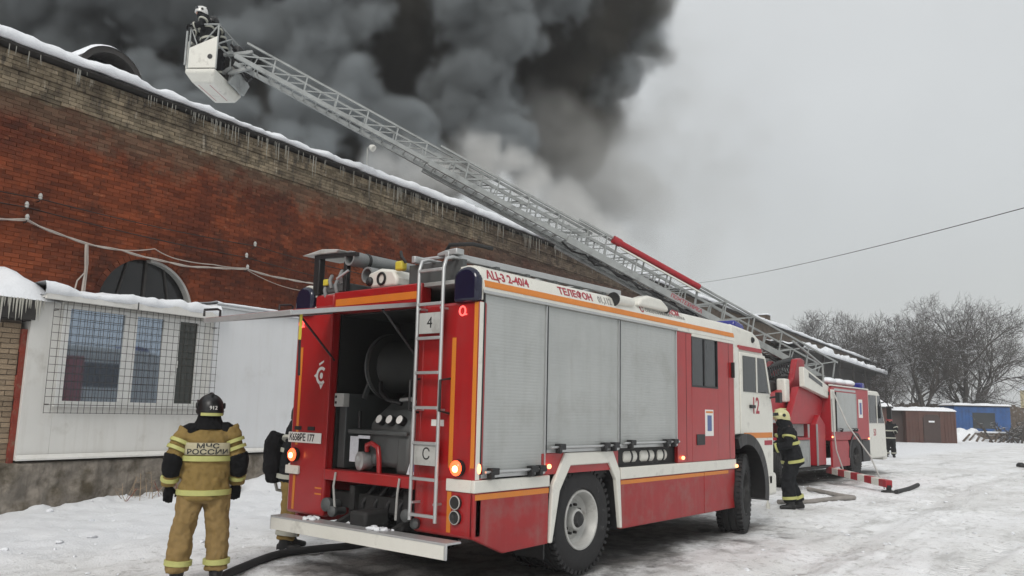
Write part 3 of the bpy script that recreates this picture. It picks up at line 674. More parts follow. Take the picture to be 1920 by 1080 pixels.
Zs = 3.16 + hump * np.sin(np.clip(Vg * 1.9, 0, 1) * PI / 2) ** 0.7
grid_obj('roof_snow', Sg, -0.10 + Vg * 2.05 - 0.05 * fbm(Sg, Vg, 2, 3, 33), Zs, M['snow'], LT)
for i in range(17):
    L = random.uniform(0.10, 0.42); b = MB(); r = 0.012 + L * 0.03
    b.tube([(0,0,0.02),(0,0,-L*.4),(0.004,0,-L)], [r, r*.6, .002], 6); o = b.build('icicle', M['ice'], LT, smooth=60); o.location = (-2.9 + i * 0.043 + random.uniform(-.015,.015), -0.07, 3.15)
# dry weed stalks poking out of the snow by the plinth
for (wx_, wy_, lab) in ((7.0, 13.30, 'dry weed stalks in the snow against the annex plinth'), (8.35, 13.52, 'thin dry weeds in the snow right of the tan firefighter')):
    wd_ = thing('dry_weeds', lab, 'weeds', (wx_, wy_, 0), 0, 'dry weeds at the annex foot'); rw = random.Random(int(wx_ * 10))
    for k in range(22):
        p = Vector((rw.uniform(-0.5, 0.5), rw.uniform(-0.12, 0.1), 0.0)); q = p + Vector((rw.gauss(0, 0.14), rw.gauss(0, 0.06), rw.uniform(0.22, 0.55)))
        b = MB(); b.tube([p, p.lerp(q, 0.6) + Vector((rw.gauss(0, .02), 0, 0)), q], [0.006, 0.005, 0.003], 4)
        for j in range(3): t = rw.uniform(0.4, 0.95); a_ = p.lerp(q, t); b.tube([a_, a_ + Vector((rw.gauss(0, 0.07), rw.gauss(0, 0.04), rw.uniform(-0.03, 0.08)))], [0.004, 0.002], 3)
        b.build('stalk', M['oldred'] if k % 9 == 0 else M['palebrick'], wd_)
# ---------------------------------------------------------------- fire engine (x forward, y to its left, z up; right rear corner at the origin)
FE = thing('fire_engine', 'red and white pumper fire engine with its rear hatch open', 'fire engine', (5.5, 4.83, 0))
W = 2.72
def part(nm, mt, par, b, bevel=0.0, smooth=None): return b.build(nm, M[mt], par, bevel=bevel, smooth=smooth)
def boxp(nm, mt, par, *a, bevel=0.006): b = MB(); b.box(*a); return part(nm, mt, par, b, bevel)

# --- body carcass
boxp('roof_deck', 'ltgrey', FE, 0.03, 5.60, 0.30, W - 0.30, 2.84, 2.88)
boxp('inner_tank', 'dark', FE, 1.12, 5.55, 0.06, W - 0.06, 1.00, 2.838, bevel=0)
boxp('side_wall', 'red', FE, 0.125, 3.84, W - 0.055, W - 0.02, 0.95, 2.72, bevel=0); boxp('crew_side', 'red', FE, 3.845, 4.45, W - 0.055, W, 1.04, 2.72); boxp('crew_side', 'white', FE, 4.455, 5.62, W - 0.055, W, 1.04, 2.0); boxp('crew_side', 'white', FE, 4.455, 5.62, W - 0.055, W, 2.60, 2.72); boxp('crew_window_far', 'glass', FE, 4.455, 5.62, W - 0.05, W - 0.01, 2.002, 2.598, bevel=0)
# rear face
boxp('rear_column', 'red', FE, 0, 0.12, 0.0, 0.76, 0.52, 2.655, bevel=0.03)
boxp('rear_column', 'red', FE, 0, 0.12, 2.10, W, 0.52, 2.72, bevel=0.03)
boxp('rear_header', 'red', FE, -0.003, 0.14, 0.762, 2.098, 2.655, 2.88, bevel=0.012)
boxp('rear_header_end', 'red', FE, 0.0, 0.14, 2.102, W - 0.02, 2.725, 2.87, bevel=0.02)
boxp('rear_sill', 'red', FE, -0.004, 0.14, 0.762, 2.098, 0.90, 1.012, bevel=0.012)
for x0, x1, y0, y1, z0, z1 in ((-0.006, 0.02, 0.70, 0.765, 1.0, 2.66), (-0.006, 0.02, 2.09, 2.12, 1.0, 2.66)): boxp('hatch_frame', 'red', FE, x0, x1, y0, y1, z0, z1, bevel=0.006)
# compartment interior
b = MB(); b.box(1.0, 1.02, 0.76, 2.10, 0.95, 2.65); b.box(0.121, 1.0, 0.74, 0.76, 0.95, 2.65); b.box(0.121, 1.0, 2.10, 2.12, 0.95, 2.65); b.box(0.141, 1.0, 0.762, 2.098, 2.64, 2.655); b.box(0.141, 1.0, 0.762, 2.098, 0.99, 1.008)
part('compartment_lining', 'greyd', FE, b)
# side top strip with its lean
prof = [(0.02, 2.725), (-0.012, 2.73), (-0.012, 2.80), (0.0, 2.85), (0.05, 2.965), (0.085, 2.99), (0.13, 3.0), (0.30, 3.0), (0.30, 2.84), (0.14, 2.725)]
b = MB(); b.prism(prof, 'x', 0.05, 5.60); part('top_strip', 'white', FE, b, 0.006)
b = MB(); b.prism([(W - q[0], q[1]) for q in prof], 'x', 0.05, 5.60); part('top_strip', 'white', FE, b, 0.006)
b = MB(); b.prism([(-0.016, 2.785), (-0.016, 2.80), (-0.0045, 2.848), (0.01, 2.848), (0.01, 2.785)], 'x', 0.052, 5.598); part('orange_stripe', 'orange', FE, b)
b = MB(); b.prism([(-0.022, 2.728), (-0.022, 2.752), (-0.010, 2.757), (-0.010, 2.728)], 'x', 0.03, 3.84); part('rain_gutter', 'alu', FE, b)
# corner lamp housings
for mir in (0, 1):
    f = (lambda y: y) if not mir else (lambda y: W - y)
    pts = [(0.005, 2.66), (0.005, 2.86)] + [(0.165 - 0.16*math.cos(PI*i/12), 2.86 + 0.135*math.sin(PI*i/12)) for i in range(1, 12)] + [(0.325, 2.86), (0.325, 2.66)]
    b = MB(); b.prism([(f(p[0]), p[1]) for p in pts], 'x', 0.0, 0.06); part('corner_housing', 'white', FE, b, 0.01)
    pts = [(-0.003, 2.645), (-0.003, 2.86)] + [(0.150 - 0.146*math.cos(PI*i/12), 2.86 + 0.115*math.sin(PI*i/12)) for i in range(1, 12)] + [(0.296, 2.86), (0.296, 2.645)]
    b = MB(); b.prism([(f(p[0]), p[1]) for p in pts], 'x', -0.05, 0.045); part('corner_lamp', 'navy', FE, b, 0.03)
# orange reflective strips
boxp('orange_stripe', 'orange', FE, -0.003, 0.0, 0.012, 0.058, 1.14, 2.64, bevel=0)
boxp('orange_stripe', 'orange', FE, -0.003, 0.0, 0.275, 0.325, 1.13, 2.32, bevel=0)
boxp('orange_stripe', 'orange', FE, -0.003, 0.0, 0.275, 0.325, 0.56, 0.92, bevel=0)
boxp('orange_stripe', 'orange', FE, -0.003, 0.0, 2.585, 2.625, 1.24, 2.30, bevel=0)
boxp('orange_stripe', 'orange', FE, -0.003, 0.0, 2.585, 2.625, 0.56, 0.92, bevel=0)
boxp('orange_stripe', 'orange', FE, -0.0065, -0.0035, 0.80, 2.06, 2.725, 2.80, bevel=0)
b = MB(); b.box(-0.003, 0, 2.13, 2.24, 0.80, 0.815); b.box(-0.003, 0, 2.13, 2.24, 0.74, 0.755); part('small_stripes', 'orange', FE, b)
# white belt
boxp('white_belt', 'white', FE, -0.016, 1.115, -0.014, 0.03, 0.925, 1.035, bevel=0.008)
boxp('white_belt', 'white', FE, -0.016, 0.0, 0.031, 0.335, 0.925, 1.035, bevel=0.006)
boxp('white_belt', 'white', FE, -0.035, 0.0, 2.51, 2.735, 0.93, 1.02, bevel=0.008)
boxp('white_belt', 'white', FE, 2.47, 5.60, -0.014, 0.03, 0.925, 1.055, bevel=0.008)
boxp('white_belt', 'white', FE, 0.0, 5.60, W - 0.02, W + 0.014, 0.925, 1.035, bevel=0.008)
# --- shutters on the right side
def shutter(x0, x1, z0, z1, par, dy_=0.0, flip=0):
    root = thing('roller_shutter', None, None, parent=par); root.location.y = dy_
    n = int((z1 - z0) / 0.030); dz = (z1 - z0) / n
    b = MB(); V = []
    for i in range(n):
        z = z0 + i * dz
        for dy, k in ((0.0132, 0.0), (0.0121, 0.10), (0.0117, 0.45), (0.0121, 0.90)): V.append((dy, z + k * dz))
    V.append((0.0132, z1)); m_ = len(V)
    for x in (x0, x1):
        for q in V: b.v.append((x, q[0], q[1]))
    for i in range(m_ - 1): b.f.append((i, i + 1, m_ + i + 1, m_ + i))
    b.build('slat_curtain', M['shutter'], root)
    b = MB(); b.box(x0 - 0.018, x0 - 0.001, -0.006, 0.04, z0 - 0.03, z1); part('guide_rail', 'black', root, b)
    b = MB(); b.box(x1 + 0.001, x1 + 0.016, -0.004, 0.04, z0 - 0.03, z1); part('guide_rail', 'alu', root, b)
    b = MB(); b.box(x0, x1, -0.006, 0.03, z0 - 0.035, z0 - 0.002); part('bottom_rail', 'alu', root, b, 0.004)
    b = MB(); b.cyl((x0 + 0.02, -0.045, z0 + 0.02), (x1 - 0.02, -0.045, z0 + 0.02), 0.013, n=8); part('pull_bar', 'alu', root, b, smooth=40)
    if flip: root.rotation_euler = (0, 0, PI); root.location = (x0 + x1, flip, 0)
    for t in (0.14, 0.76, 0.90):
        xx = x0 + (x1 - x0) * t; b = MB(); b.box(xx - 0.05, xx + 0.05, -0.075, 0.0, z0 - 0.005, z0 + 0.055); b.box(xx - 0.07, xx - 0.03, -0.085, -0.02, z0 - 0.04, z0 + 0.02); part('latch', 'black', root, b, 0.006)
shutter(0.075, 1.03, 1.085, 2.722, FE)
for q in ((0.075, 1.03, 1.085), (1.065, 2.43, 1.285), (2.465, 3.83, 1.305)): shutter(q[0], q[1], q[2], 2.722, FE, 0.0, W)
shutter(1.065, 2.43, 1.285, 2.722, FE)
shutter(2.465, 3.83, 1.305, 2.722, FE)
boxp('side_corner_post', 'red', FE, 0.125, 0.055 + 0.001 + 0.125, 0.02, 0.1, 1.04, 2.72, bevel=0)
boxp('side_corner_post', 'white', FE, 0.003, 0.055, -0.004, 0.0, 1.04, 2.64, bevel=0)
# --- lower side panels
b = MB(); b.prism([(0.0, 0.53), (0.0, 0.924), (1.115, 0.924), (1.115, 0.375), (0.42, 0.365)], 'y', 0.0, 0.05); part('skirt_panel', 'redlow', FE, b, 0.01)
boxp('orange_stripe', 'orange', FE, 0.01, 1.112, -0.003, 0.0, 0.862, 0.912, bevel=0)
b = MB(); b.prism([(2.475, 0.385), (2.475, 0.924), (4.585, 0.924), (4.585, 0.385)], 'y', 0.0, 0.05); part('skirt_panel', 'redlow', FE, b, 0.01)
b = MB(); b.prism([(4.595, 0.385), (4.595, 0.924), (5.57, 0.924), (5.58, 0.385)], 'y', 0.0, 0.05); part('skirt_panel', 'redlow', FE, b, 0.01)
boxp('orange_stripe', 'orange', FE, 2.48, 4.583, -0.003, 0.0, 0.868, 0.912, bevel=0)
boxp('orange_stripe', 'orange', FE, 4.597, 5.35, -0.003, 0.0, 0.868, 0.912, bevel=0)
boxp('skirt_panel', 'red', FE, 0.125, 1.1, W - 0.05, W, 0.38, 0.924); boxp('skirt_panel', 'red', FE, 2.475, 5.4, W - 0.05, W, 0.385, 0.924)
boxp('filler_panel', 'red', FE, 1.0, 2.43, 0.005, 0.05, 1.04, 1.245, bevel=0)
# wheel arch trim
out = [(1.118, 0.38), (1.16, 0.93), (1.37, 1.245), (2.29, 1.245), (2.44, 1.02), (2.485, 0.40)]; inn = [(1.165, 0.38), (1.285, 0.87), (1.47, 1.115), (2.21, 1.115), (2.355, 0.93), (2.445, 0.40)]
for mir in (0, 1):
    b = MB()
    for i in range(5): b.prism([out[i], out[i+1], inn[i+1], inn[i]], 'y', -0.02 if not mir else W - 0.03, 0.03 if not mir else W + 0.02)
    bm = bmesh.new(); me = b.mesh('t'); bm.from_mesh(me); bmesh.ops.remove_doubles(bm, verts=bm.verts, dist=1e-4); bm.to_mesh(me); bm.free()
    link('wheel_arch', me, M['white'], FE, 0.012)
b = MB()
for i in range(5): b.prism([inn[i], inn[i+1], (inn[i+1][0], inn[i+1][1] - 0.01), (inn[i][0], inn[i][1] - 0.01)], 'y', 0.03, 0.75)
part('wheel_arch_liner', 'black', FE, b)
# air cylinders in the side recess
boxp('side_recess', 'black', FE, 2.46, 3.85, 0.30, 0.34, 1.05, 1.27, bevel=0); boxp('side_recess', 'black', FE, 2.46, 3.85, 0.03, 0.30, 1.057, 1.07, bevel=0)
for x0, x1 in ((2.60, 2.95), (2.98, 3.36), (3.40, 3.68)):
    b = MB(); b.lathe([(0.03, 0), (0.085, 0.025), (0.095, 0.06), (0.095, x1-x0-0.06), (0.085, x1-x0-0.025), (0.03, x1-x0)], (x0, 0.13, 1.165), (1,0,0), 18); part('air_cylinder', 'white', FE, b, smooth=40)
    b = MB(); b.lathe([(0.097, 0), (0.101, 0.004), (0.101, 0.03), (0.097, 0.034)], ((x0+x1)/2, 0.13, 1.165), (1,0,0), 18); part('cylinder_strap', 'black', FE, b, smooth=40)
# side marker lamps
for x in (1.09, 3.96, 5.60):
    b = MB(); b.ell((x, -0.02, 1.12 if x < 5 else 0.96), (0.028, 0.02, 0.024), 12, 8); part('marker_lamp', 'lampdim', FE, b, smooth=60)
# --- crew compartment side
boxp('crew_side', 'red', FE, 3.855, 4.262, 0.0, 0.05, 1.06, 2.725); boxp('crew_side', 'red', FE, 5.055, 5.60, 0.0, 0.05, 1.06, 2.725)
boxp('crew_side', 'red', FE, 4.262, 5.055, 0.0, 0.05, 1.06, 2.03, bevel=0); boxp('crew_side', 'white', FE, 4.262, 5.60, -0.014, 0.04, 2.69, 2.728, bevel=0.004)
cw = thing('crew_window', None, None, parent=FE)
boxp('pane', 'glass', cw, 4.27, 5.05, 0.015, 0.025, 2.03, 2.69, bevel=0)
boxp('window_bar', 'black', cw, 4.64, 4.675, 0.004, 0.014, 2.04, 2.68, bevel=0); b = MB(); b.box(4.26, 5.06, -0.004, 0.012, 2.025, 2.05); b.box(4.26, 4.28, -0.004, 0.012, 2.05, 2.69); b.box(5.04, 5.06, -0.004, 0.012, 2.05, 2.69); part('seal', 'black', cw, b)
boxp('seat_note', 'ltwhite', cw, 4.76, 4.86, 0.03, 0.034, 2.34, 2.42, bevel=0)
b = MB(); b.box(4.26, 5.62, 0.4, 2.3, 1.0, 2.7); 
sg = thing('crest_sign', None, None, parent=FE); boxp('sign_board', 'ltwhite', sg, 4.64, 4.89, -0.006, 0.0, 1.385, 1.735, bevel=0); boxp('sign_print', 'bluepr', sg, 4.70, 4.83, -0.009, -0.006, 1.45, 1.66, bevel=0.02); boxp('sign_print', 'orange', sg, 4.66, 4.87, -0.008, -0.006, 1.69, 1.715, bevel=0)
boxp('door_catch', 'black', FE, 4.38, 4.62, -0.012, 0.0, 1.27, 1.41); boxp('grab_handle', 'black', FE, 5.50, 5.53, -0.05, -0.004, 2.2, 2.42)
for q in (4.10, 5.42): boxp('door_gap', 'dark', FE, q, q + 0.006, -0.002, 0.0, 1.07, 2.72, bevel=0)
# --- cab
cab = thing('cab', None, None, parent=FE)
side = [(5.66, 1.38), (6.30, 1.38), (6.56, 1.10), (6.68, 0.60), (7.12, 0.60), (7.16, 1.75), (6.86, 2.62), (6.70, 2.86), (6.45, 2.95), (5.66, 3.0)]
b = MB(); b.prism(side, 'y', 0.05, W - 0.05); part('cab_shell', 'white', cab, b, 0.04)
b = MB(); b.prism([(5.665, 1.40), (5.665, 2.66), (5.84, 2.66), (5.84, 1.40)], 'y', 0.02, 0.049); part('cab_rear_pillar', 'white', cab, b, 0.01)
dr = [(5.86, 1.40), (6.32, 1.40), (6.60, 1.10), (6.66, 0.75), (7.05, 0.75), (7.10, 1.72), (6.82, 2.60), (5.86, 2.60)]
b = MB(); b.prism(dr, 'y', 0.012, 0.05); door = part('door', 'white', cab, b, 0.012)
b = MB(); b.prism([(5.95, 2.02), (6.93, 2.02), (6.76, 2.55), (5.95, 2.55)], 'y', 0.004, 0.0115); part('window_pane', 'glass', cab, b)
b = MB(); b.prism([(6.42, 2.02), (6.46, 2.02), (6.46, 2.55), (6.42, 2.55)], 'y', -0.004, 0.0035); part('window_post', 'white', cab, b)
b = MB(); b.prism([(6.93, 2.02), (6.99, 2.02), (6.80, 2.56), (6.76, 2.55)], 'y', -0.004, 0.0115); part('window_post', 'white', cab, b)
boxp('door_stripe', 'orange', cab, 5.95, 7.04, 0.008, 0.0115, 1.34, 1.42, bevel=0)
boxp('roof_trim', 'red2', cab, 5.86, 6.74, 0.03, 0.049, 2.64, 2.70, bevel=0)
b = MB(); b.box(6.16, 6.32, -0.03, 0.012, 1.78, 1.83); part('door_handle', 'black', cab, b, 0.008)
b = MB(); b.tube([(6.98, 0.03, 1.95), (7.00, -0.05, 1.97), (7.02, -0.10, 1.97)], 0.015, 8); b.box(6.94, 7.05, -0.16, -0.09, 1.88, 2.04); part('mirror', 'black', cab, b)
lettering('12', 0.34, frame((6.26, 0.0105, 1.83 - 0.02), (1,0,0), (0,0,1)), M['ltred'], cab, sx=0.85, bold=0.006)
b = MB(); b.box(6.72, 7.02, 0.006, 0.0115, 1.23, 1.30); part('door_note', 'ltred', cab, b)
b = MB(); b.prism([(6.0, 2.97), (6.02, 3.10), (6.34, 3.06), (6.40, 2.95)], 'y', 0.15, 1.10); part('beacon', 'blue', cab, b, 0.03)
b = MB(); b.prism([(6.0, 2.97), (6.02, 3.10), (6.34, 3.06), (6.40, 2.95)], 'y', 1.62, W - 0.15); part('beacon', 'blue', cab, b, 0.03)
b = MB(); b.ell((6.42, 0.06, 2.82), (0.05, 0.05, 0.05), 10, 8); part('roof_horn', 'black', cab, b, smooth=60)
b = MB(); b.box(7.163, 7.17, 0.3, W - 0.3, 1.85, 2.4); part('windscreen', 'glass', cab, b)
boxp('front_bumper', 'white', cab, 6.95, 7.30, 0.05, W - 0.05, 0.45, 0.80, bevel=0.05)
# front mudguard
boxp('wheel_well', 'black', FE, 5.61, 6.62, 0.50, 0.54, 0.80, 1.375, bevel=0); boxp('wheel_well', 'black', FE, 5.60, 5.64, 0.05, 0.50, 0.40, 1.30, bevel=0)
b = MB(); c0 = (5.97, 0.60); n = 16
for i in range(n):
    t0, t1 = math.radians(-14 + 128 * i / n), math.radians(-14 + 128 * (i + 1) / n)
    q = lambda r, t: (c0[0] + r * math.cos(t), c0[1] + r * 1.02 * math.sin(t))
    b.prism([q(0.64, t0), q(0.79, t0), q(0.79, t1), q(0.64, t1)], 'y', -0.03, 0.55)
bm = bmesh.new(); me = b.mesh('mudguard'); bm.from_mesh(me); bmesh.ops.remove_doubles(bm, verts=bm.verts, dist=1e-4); bm.to_mesh(me); bm.free(); me.polygons.foreach_set('use_smooth', [True]*len(me.polygons)); me.set_sharp_from_angle(angle=math.radians(40))
link('front_mudguard', me, M['black'], FE)
# --- wheels
def wheel(par, loc, side=-1, r=0.54, wid=0.30, dish=True, rr=0.30, rimm='rim'):
    root = thing('wheel', None, None, parent=par); root.location = loc
    s = side
    tp = [(rr, -wid*.42), (rr+.03, -wid*.5), (r*.80, -wid*.52), (r*.93, -wid*.49), (r-.008, -wid*.42), (r-.002, -wid*.30), (r-.016, -wid*.28), (r-.016, -wid*.24), (r, -wid*.22), (r, -wid*.04), (r-.016, -wid*.03), (r-.016, wid*.03), (r, wid*.04), (r, wid*.22), (r-.016, wid*.24), (r-.016, wid*.28), (r-.002, wid*.30), (r-.008, wid*.42), (r*.93, wid*.49), (r*.80, wid*.52), (rr+.03, wid*.5), (rr, wid*.42)]
    b = MB(); b.lathe(tp, (0,0,0), (0, s, 0), 56, caps=False)
    for k in range(46):
        t = 2*PI*k/46; c, q = math.cos(t), math.sin(t)
        for sg_ in (-1, 1):
            m_ = Matrix(((c, 0, -q), (0, 1, 0), (q, 0, c))).to_3x3()
            b.obox((c*(r-.012), sg_*wid*.40, q*(r-.012)), (0.05, wid*.20, 0.034), m_)
    b.build('tyre', M['rubber'], root, smooth=35)
    b = MB(); R = rr
    b.lathe([(R-.035, -wid*.35), (R+.008, -wid*.42), (R+.012, wid*.44), (R+.006, wid*.49), (R-.012, wid*.49), (R-.03, wid*.40), (R-.045, wid*.10), (R*.72, -wid*.02), (R*.60, wid*.02), (R*.42, wid*.03), (R*.36, wid*.20 if not dish else wid*.30), (R*.22, wid*.22 if not dish else wid*.34), (0.01, wid*.34)], (0,0,0), (0, s, 0), 40)
    b.build('rim', M[rimm], root, smooth=35)
    for k in range(10):
        t = 2*PI*k/10; b = MB(); b.cyl((math.cos(t)*R*.50, s*wid*.0, math.sin(t)*R*.50), (math.cos(t)*R*.50, s*wid*.14, math.sin(t)*R*.50), 0.016, n=6); b.build('wheel_nut', M['dark'], root)
    b = MB(); b.lathe([(R*.30, 0), (R*.30, wid*.30), (R*.22, wid*.42), (0.01, wid*.43)], (0,0,0), (0, s, 0), 16); b.build('hub', M['dark'], root, smooth=35)
    return root
wheel(FE, (1.79, 0.20, 0.54)); wheel(FE, (1.79, W - 0.20, 0.54), 1); wheel(FE, (1.79, 0.53, 0.54)); wheel(FE, (1.79, W - 0.53, 0.54), 1)
for q_ in (wheel(FE, (6.02, 0.22, 0.55), -1, 0.55, 0.36, rimm='dark'), wheel(FE, (6.02, W - 0.22, 0.55), 1, 0.55, 0.36, rimm='dark')): q_.rotation_euler = (0, 0, math.radians(15))
# --- chassis
ch = thing('chassis', None, None, parent=FE)
boxp('frame_rail', 'dark', ch, 0.10, 7.0, 0.92, 1.00, 0.62, 0.86, bevel=0); boxp('frame_rail', 'dark', ch, 0.10, 7.0, W - 1.00, W - 0.92, 0.62, 0.86, bevel=0)
b = MB(); b.cyl((1.79, 0.2, 0.54), (1.79, W-0.2, 0.54), 0.075, n=12); b.ell((1.79, W/2, 0.54), (0.22, 0.26, 0.22)); part('rear_axle', 'dark', ch, b, smooth=50)
b = MB(); b.cyl((5.87, 0.2, 0.54), (5.87, W-0.2, 0.54), 0.06, n=12); part('front_axle', 'dark', ch, b, smooth=50)
b = MB(); b.cyl((2.0, W/2, 0.58), (5.6, W/2, 0.72), 0.05, n=10); part('drive_shaft', 'dark', ch, b, smooth=50)
boxp('fuel_tank', 'dark', ch, 3.2, 4.5, 0.25, 0.85, 0.42, 0.95, bevel=0.05); boxp('battery_box', 'dark', ch, 3.2, 4.2, W-0.85, W-0.25, 0.45, 0.95, bevel=0.02)
boxp('pump_body', 'dark', ch, 0.45, 1.15, 0.80, 1.95, 0.55, 0.98, bevel=0.05); boxp('gearbox', 'dark', ch, 4.9, 6.6, 1.0, 1.75, 0.5, 1.0, bevel=0.08)
boxp('floor_pan', 'dark', ch, 1.1, 5.5, 0.10, W - 0.10, 0.95, 0.995, bevel=0)
for y in (0.06, W - 0.42): boxp('mud_flap', 'black', ch, 1.12, 1.14, y, y + 0.36, 0.22, 0.9, bevel=0)
boxp('cross_beam', 'dark', ch, 0.16, 0.28, 0.3, W - 0.3, 0.62, 0.78, bevel=0.01)
boxp('tow_hitch', 'dark', ch, -0.16, 0.16, W/2 - .12, W/2 + .12, 0.50, 0.66, bevel=0.03)
for y in (0.95, 1.75): b = MB(); b.bar((0.2, y, 0.60), (-0.2, y, 0.45), 0.06, 0.05); part('step_bracket', 'dark', ch, b)
# --- rear step beam
b = MB(); b.prism([(-0.31, 0.385), (-0.31, 0.525), (-0.12, 0.525), (-0.12, 0.505), (-0.29, 0.505), (-0.29, 0.385)], 'y', 0.03, 2.55); part('rear_step', 'alu', FE, b, 0.004)
b = MB(); b.box(-0.316, -0.311, 0.05, 2.53, 0.388, 0.505); part('step_face', 'white', FE, b)
b = MB(); b.cyl((-0.22, 2.54, 0.455), (-0.22, 2.60, 0.455), 0.035, n=10); part('step_buffer', 'black', FE, b)
# clutter on the step: snow, valves, hoses, cables
rc = np.random.RandomState(4)
for y0, y1 in ((1.95, 2.12), (0.85, 1.15)):
    b = MB()
    for k in range(9):
        y = rc.uniform(y0, y1); r = rc.uniform(0.010, 0.032); b0 = len(b.v); b.ell((rc.uniform(-0.25, -0.14), y, 0.530), (r*1.3, r*1.6, r*0.8), 8, 6); b.v[b0:] = [tuple(c_ + rc.normal(0, r*0.2) for c_ in q_) for q_ in b.v[b0:]]
    part('packed_snow', 'snow', FE, b, smooth=60)
for y, z, r in ((2.0, 0.66, 0.07), (1.9, 0.60, 0.055), (0.82, 0.66, 0.06), (0.70, 0.60, 0.05)):
    b = MB(); b.lathe([(r*.5, 0), (r, 0.02), (r, 0.07), (r*.7, 0.09), (r*.7, 0.2)], (-0.06, y, z), (1, 0.1, -0.05), 12); part('drain_valve', 'grey', FE, b, smooth=40)
for y, ye in ((1.90, 1.88), (0.95, 0.98)): b = MB(); b.tube([(-0.01, y, 0.99), (-0.03, y, 0.85), (-0.01, ye, 0.6)], 0.012, 6); part('drain_pipe', 'ltgrey', FE, b)
for k in range(5):
    y = 1.05 + k * 0.18; b = MB(); b.tube([(0.3, y, 0.9), (0.15, y + 0.05, 0.7), (0.2, y + 0.1, 0.5), (0.45, y + 0.1, 0.45)], 0.03, 8); part('rubber_pipe', 'black', FE, b, smooth=60)
# --- lamps at the back
def round_lamp(y, z, r, core=True, nm='tail_lamp'):
    root = thing(nm, None, None, parent=FE)
    b = MB(); b.lathe([(r*1.02, 0), (r*1.08, 0.02), (r, 0.05)], (-0.001, y, z), (-1,0,0), 20); part('lamp_base', 'black', root, b, smooth=40)
    b = MB(); b.lathe([(r, 0.03), (r*0.95, 0.055), (r*0.7, 0.075), (r*.3, 0.083), (0.005, 0.085)], (-0.001, y, z), (-1,0,0), 20); part('lens', 'lampred', root, b, smooth=50)
    if core: b = MB(); b.lathe([(r*0.42, 0.080), (r*0.40, 0.090), (r*.2, 0.096), (0.004, 0.098)], (-0.001, y - 0.02, z - 0.005), (-1,0,0), 14); part('bulb_glow', 'lamphot', root, b, smooth=50)
round_lamp(0.185, 1.135, 0.072); round_lamp(2.60, 1.135, 0.072)
b = MB(); b.ell((0.05, -0.006, 1.135), (0.02, 0.014, 0.045), 10, 8); part('side_lamp', 'lampdim', FE, b, smooth=60)
for y in (0.20, 2.63):
    b = MB()
    pts = [(-0.012, y + 0.036*math.cos(2*PI*i/18), 2.565 + 0.042*math.sin(2*PI*i/18)) for i in range(19)]; b.tube(pts, 0.009, 6); b.box(-0.02, -0.004, y - 0.05, y - 0.025, 2.525, 2.54); part('reflector_ring', 'lampring', FE, b, smooth=60)
for z in (0.83, 0.70):
    b = MB(); b.lathe([(0.06, 0), (0.062, 0.03), (0.05, 0.036), (0.03, 0.03), (0.005, 0.032)], (-0.001, 0.205, z), (-1,0,0), 16); part('socket', 'dark', FE, b, smooth=40)
    b = MB(); b.tube([(-0.03, 0.205 + 0.058*math.cos(2*PI*i/16), z + 0.058*math.sin(2*PI*i/16)) for i in range(17)], 0.006, 6); part('socket_ring', 'ltgrey', FE, b, smooth=60)
# number plate and marks
np_ = thing('number_plate', None, None, parent=FE)
boxp('plate', 'ltwhite', np_, -0.016, -0.006, 2.17, 2.735, 1.265, 1.375, bevel=0.004)
lettering('К658РЕ 177', 0.105, frame((-0.017, 2.715, 1.318), (0,-1,0), (0,0,1)), M['ltblack'], np_, sx=0.80, bold=0.002)
for q in (2.30, 2.53): boxp('plate_lamp', 'black', FE, -0.006, 0.0, q, q + 0.12, 1.40, 1.44, bevel=0)
em = thing('emblem', None, None, parent=FE)
b = MB(); y0, z0 = 2.24, 1.985
for i in range(22):
    t0, t1 = math.radians(50 + 260*i/22), math.radians(50 + 260*(i+1)/22)
    q = lambda r, t: (y0 - r*math.cos(t), z0 + r*1.1*math.sin(t))
    b.prism([q(0.058, t0), q(0.088, t0), q(0.088, t1), q(0.058, t1)], 'x', -0.003, 0.0)
b.prism([(y0 + 0.025*math.cos(2*PI*i/14), z0 + 0.034*math.sin(2*PI*i/14)) for i in range(14)], 'x', -0.003, 0.0)
b.prism([(y0+0.03, z0-0.085), (y0, z0-0.145), (y0-0.04, z0-0.085)], 'x', -0.003, 0.0); b.prism([(y0+0.09, z0+0.02), (y0+0.125, z0), (y0+0.09, z0-0.02)], 'x', -0.003, 0.0)
b.prism([(y0+0.05, z0+0.13), (y0-0.03, z0+0.165), (y0-0.03, z0+0.145), (y0+0.04, z0+0.11)], 'x', -0.003, 0.0); part('emblem_mark', 'ltwhite', em, b)
boxp('notice', 'ltwhite', FE, -0.003, 0.0, 0.40, 0.56, 1.50, 1.56, bevel=0)
# --- rear access ladder
ld = thing('access_ladder', None, None, parent=FE)
for y in (0.375, 0.70):
    b = MB(); b.tube([(-0.10, y, 0.64), (-0.10, y, 2.98), (-0.07, y, 3.07), (0.02, y, 3.10), (0.25, y, 3.10)], 0.018, 8); part('stile', 'alu', ld, b, smooth=50)
for k in range(8): b = MB(); z = 0.69 + k * 0.325; b.box(-0.118, -0.082, 0.385, 0.69, z - 0.012, z + 0.016); part('rung', 'alu', ld, b, 0.004)
for z0_, txt in ((2.36, '4'), (1.14, 'С')):
    boxp('sign_plate', 'ltgrey', ld, -0.098, -0.09, 0.40, 0.68, z0_, z0_ + 0.20); lettering(txt, 0.15, frame((-0.0985, 0.575, z0_ + 0.10), (0,-1,0), (0,0,1)), M['ltblack'], ld)
for y in (0.40, 0.675):
    for z in (0.8, 1.65, 2.6): b = MB(); b.bar((-0.10, y, z), (0.0, y, z), 0.02); part('stand_off', 'alu', ld, b)
